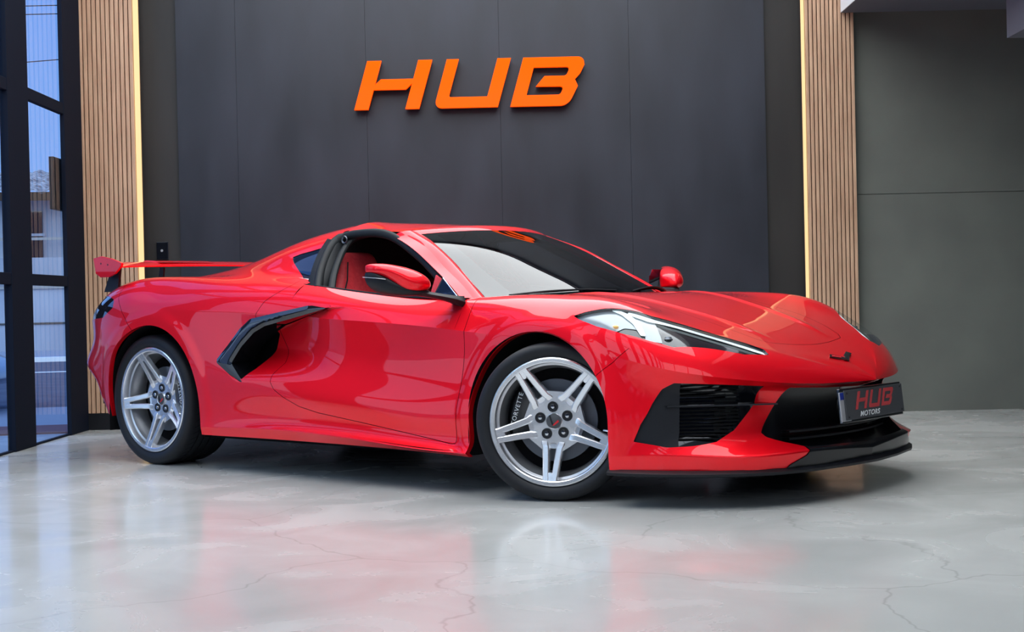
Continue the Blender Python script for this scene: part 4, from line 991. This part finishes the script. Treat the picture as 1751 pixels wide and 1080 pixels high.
# ---------------------------------------------------------------- wheels
def wheel(name, loc, side, R, rimR, width, phase, steer, dish, calip):
    root = empty(name, loc); root.parent = car; root.rotation_euler = (0, 0, steer+(math.pi if side > 0 else 0))
    rr = rimR-.004
    prof = [(rr, .012), (rr+.004, .004), (rr+.012, -.004), (rr+.028, -.012), (R-.022, -.012), (R-.008, -.002), (R-.0015, .012), (R, .03)]
    h = .03; gw = (width-.06)
    for g in range(4):
        c = .03+gw*(g+1)/5-.004; prof += [(R, c-.001), (R-.007, c), (R-.007, c+.008), (R, c+.009)]
    prof += [(R, width-.02), (R-.008, width+.004), (R-.03, width+.016), (rr+.01, width+.006), (rr, width-.01)]
    t = obj('tyre', MB().lathe(prof, 112), M['rubber'], root, smooth=True, auto=38)
    b = MB()                                                            # tread blocks: slanted cuts on the shoulder
    for k in range(60):
        a = 2*math.pi*k/60; q = []
        for r_, h_, da in ((R+.0006, .034, 0), (R+.0006, .034+gw/5-.008, .05)):
            for dd in (-.004, .004): q.append((r_*math.cos(a+da+dd), h_, r_*math.sin(a+da+dd)))
        b.add(q, [(0, 1, 3, 2)])
    obj('tread_sipes', b, M['black_matte'], t)
    lip = [(rimR-.026, .030), (rimR-.024, .006), (rimR-.022, -.001), (rimR-.018, -.004), (rimR-.006, -.005), (rimR-.001, -.002), (rimR, .006), (rimR-.002, .014)]
    rim = obj('rim', MB().lathe(lip, 96), M['alloy'], root, smooth=True, auto=30)
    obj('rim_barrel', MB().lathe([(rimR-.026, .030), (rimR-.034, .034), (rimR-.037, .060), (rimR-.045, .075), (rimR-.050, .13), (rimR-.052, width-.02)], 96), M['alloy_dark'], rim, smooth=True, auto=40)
    rim_in = rimR-.022; hub = dish
    sp_ = MB(); face = MB()
    def P(r, off, a, h): return (r*math.cos(a)-off*math.sin(a), h, r*math.sin(a)+off*math.cos(a))
    sec = []
    for k in range(5):
        a = math.radians(phase)+k*2*math.pi/5
        for s in (-1, 1):
            st = [(.062, .0400, .0165), (.094, .0350, .0165), (.108, .0295, .0155), (.16, .0240, .0145), (.21, .0200, .0140), (rim_in-.012, .0175, .0140), (rim_in+.004, .0180, .0155)]
            rows = []
            for r, off, hw in st:
                t_ = max(0, (r-.06)/(rim_in-.06)); h = lerp(hub, .0, t_**1.25)+(.014 if r < .08 else .0008 if r < .1 else 0); hh = h+.030
                rows.append([P(r, s*off-hw, a, hh), P(r, s*off-hw*.92, a, h+.004), P(r, s*off-hw*.62, a, h), P(r, s*off+hw*.62, a, h), P(r, s*off+hw*.92, a, h+.004), P(r, s*off+hw, a, hh)])
            sp_.grid(rows, closed=True); sp_.add(rows[-1], [tuple(range(6))])
        # solid tip where the two bars join
        rows = []
        for r, hw in ((rim_in-.034, .005), (rim_in-.014, .013), (rim_in+.004, .019)):
            t_ = (r-.06)/(rim_in-.06); h = lerp(hub, .0, t_**1.25)+.0015; rows.append([P(r, -hw, a, h), P(r, hw, a, h), P(r, hw, a, h+.02), P(r, -hw, a, h+.02)])
        sp_.grid(rows, closed=True); sp_.add(rows[0], [(0, 1, 2, 3)])
        # back web between the bars, seen in the slot near the hub
        rows = [[P(r, o_, a, lerp(hub, 0, max(0, (r-.06)/(rim_in-.06))**1.25)+.018) for o_ in (-w_, w_)] for r, w_ in ((.05, .04), (.088, .036), (.112, .026))]
        sp_.grid(rows)
    obj('spokes', sp_, M['alloy'], rim, smooth=True, auto=28)
    # star shaped hub plate
    b = MB(); pl_ = []
    for k in range(5):
        a = math.radians(phase)+k*2*math.pi/5
        for da, r in ((-.30, .130), (-.12, .090), (.12, .090), (.30, .130)): pl_.append((r*math.cos(a+da), r*math.sin(a+da)))
    n = len(pl_); top_ = [(x, hub+.0015, z) for x, z in pl_]; in_ = [(x*.28, hub+.003, z*.28) for x, z in pl_]; bot = [(x*1.01, hub+.022, z*1.01) for x, z in pl_]
    b.grid([in_, top_, bot], closed=True); obj('hub_plate', b, M['alloy'], rim, smooth=True, auto=25)
    b = MB().lathe([(.034, hub+.004), (.050, hub+.010), (.12, hub+.05)], 40); obj('hub_back', b, M['alloy_dark'], rim, smooth=True)
    cap = obj('centre_cap', MB().lathe([(0, hub-.006), (.026, hub-.005), (.030, hub-.002), (.0315, hub+.006)], 40), M['plate_grey'], root, smooth=True)
    cap_ring = obj('cap_ring', MB().lathe([(.030, hub-.003), (.032, hub-.005), (.034, hub-.001), (.034, hub+.01)], 40), M['alloy'], cap, smooth=True)
    yf = hub-.0075
    obj('cap_flag', MB().prism([(-.020, .022), (-.014, .024), (-.002, -.014), (-.008, -.016)], yf, yf+.001), M['black_gloss'], cap)
    obj('cap_flag', MB().prism([(-.006, -.016), (.0, -.018), (.022, -.002), (.018, .006)], yf, yf+.001), M['red_mark'], cap)
    for k in range(5):
        a = math.radians(phase+44)+k*2*math.pi/5; c = (.060*math.cos(a), 0, .060*math.sin(a))
        ln_ = obj('lug_nut', MB().lathe([(0, hub-.004), (.0075, hub-.003), (.0105, hub+.002), (.011, hub+.012)], 12, c=c), M['chrome'], root, smooth=True)
        obj('nut_recess', MB().lathe([(.011, hub-.0004), (.0185, hub-.0006), (.0215, hub-.0016), (.0225, hub+.001)], 24, c=c), M['black_satin'], ln_, smooth=True)
    d_ = obj('brake_disc', MB().lathe([(.055, .082), (.075, .082), (.080, .096), (.172, .096), (.172, .118), (.08, .118)], 64), M['steel'], root, smooth=True, auto=30)
    b = MB(); rows = []
    for i in range(13):
        a = math.radians(calip-34+68*i/12); rows.append([(r_*math.cos(a), h_, r_*math.sin(a)) for r_, h_ in ((.118, .070), (.150, .060), (.188, .064), (.198, .085), (.198, .13), (.118, .13))])
    b.grid(rows, closed=True); b.add(rows[0], [tuple(range(6))]); b.add(rows[-1], [tuple(range(6))]); cal = obj('brake_caliper', b, M['caliper'], root, smooth=True, auto=30)
    fc = D.curves.new('caliper_lettering', 'FONT'); fc.body = 'CORVETTE'; fc.size = .026; fc.extrude = .0005; fc.align_x = 'CENTER'; fc.align_y = 'CENTER'; fc.space_character = 1.15
    fo = D.objects.new('tmp', fc); COL.objects.link(fo); me = D.meshes.new_from_object(fo.evaluated_get(bpy.context.evaluated_depsgraph_get())); D.objects.remove(fo); me.materials.clear()
    lt = link_obj('caliper_lettering', me, M['white_mark'], cal); ca = math.radians(calip)
    # text plane is local XY; stand it on the caliper face (normal -y), reading along the tangent
    tx = Vector((-math.sin(ca), 0, math.cos(ca)))
    if calip > 90: tx = -tx
    nz = Vector((0, -1, 0)); ty = nz.cross(tx)
    lt.matrix_local = Matrix(((tx.x, ty.x, nz.x, .168*math.cos(ca)), (tx.y, ty.y, nz.y, .0585), (tx.z, ty.z, nz.z, .168*math.sin(ca)), (0, 0, 0, 1)))
    obj('valve', MB().tube([P(rimR-.035, .02, math.radians(phase-65), .03), P(rimR-.055, .02, math.radians(phase-65), .012)], .004, 8), M['chrome'], rim)
    b = MB().lathe([(.0, .125), (.235, .125)], 40); obj('brake_shield', b, M['black_matte'], root)
    return root
ST = .463
wheel('front_wheel', (2.722, -.915, .327), -1, .327, .266, .215, 50, ST, .036, 163)
wheel('front_wheel', (2.722, .905, .327), 1, .327, .266, .215, 50, ST, .036, 17)
wheel('rear_wheel', (0, -.915, .3455), -1, .3455, .279, .275, 42.6, 0, .060, 10)
wheel('rear_wheel', (0, .915, .3455), 1, .3455, .279, .275, 42.6, 0, .060, 170)
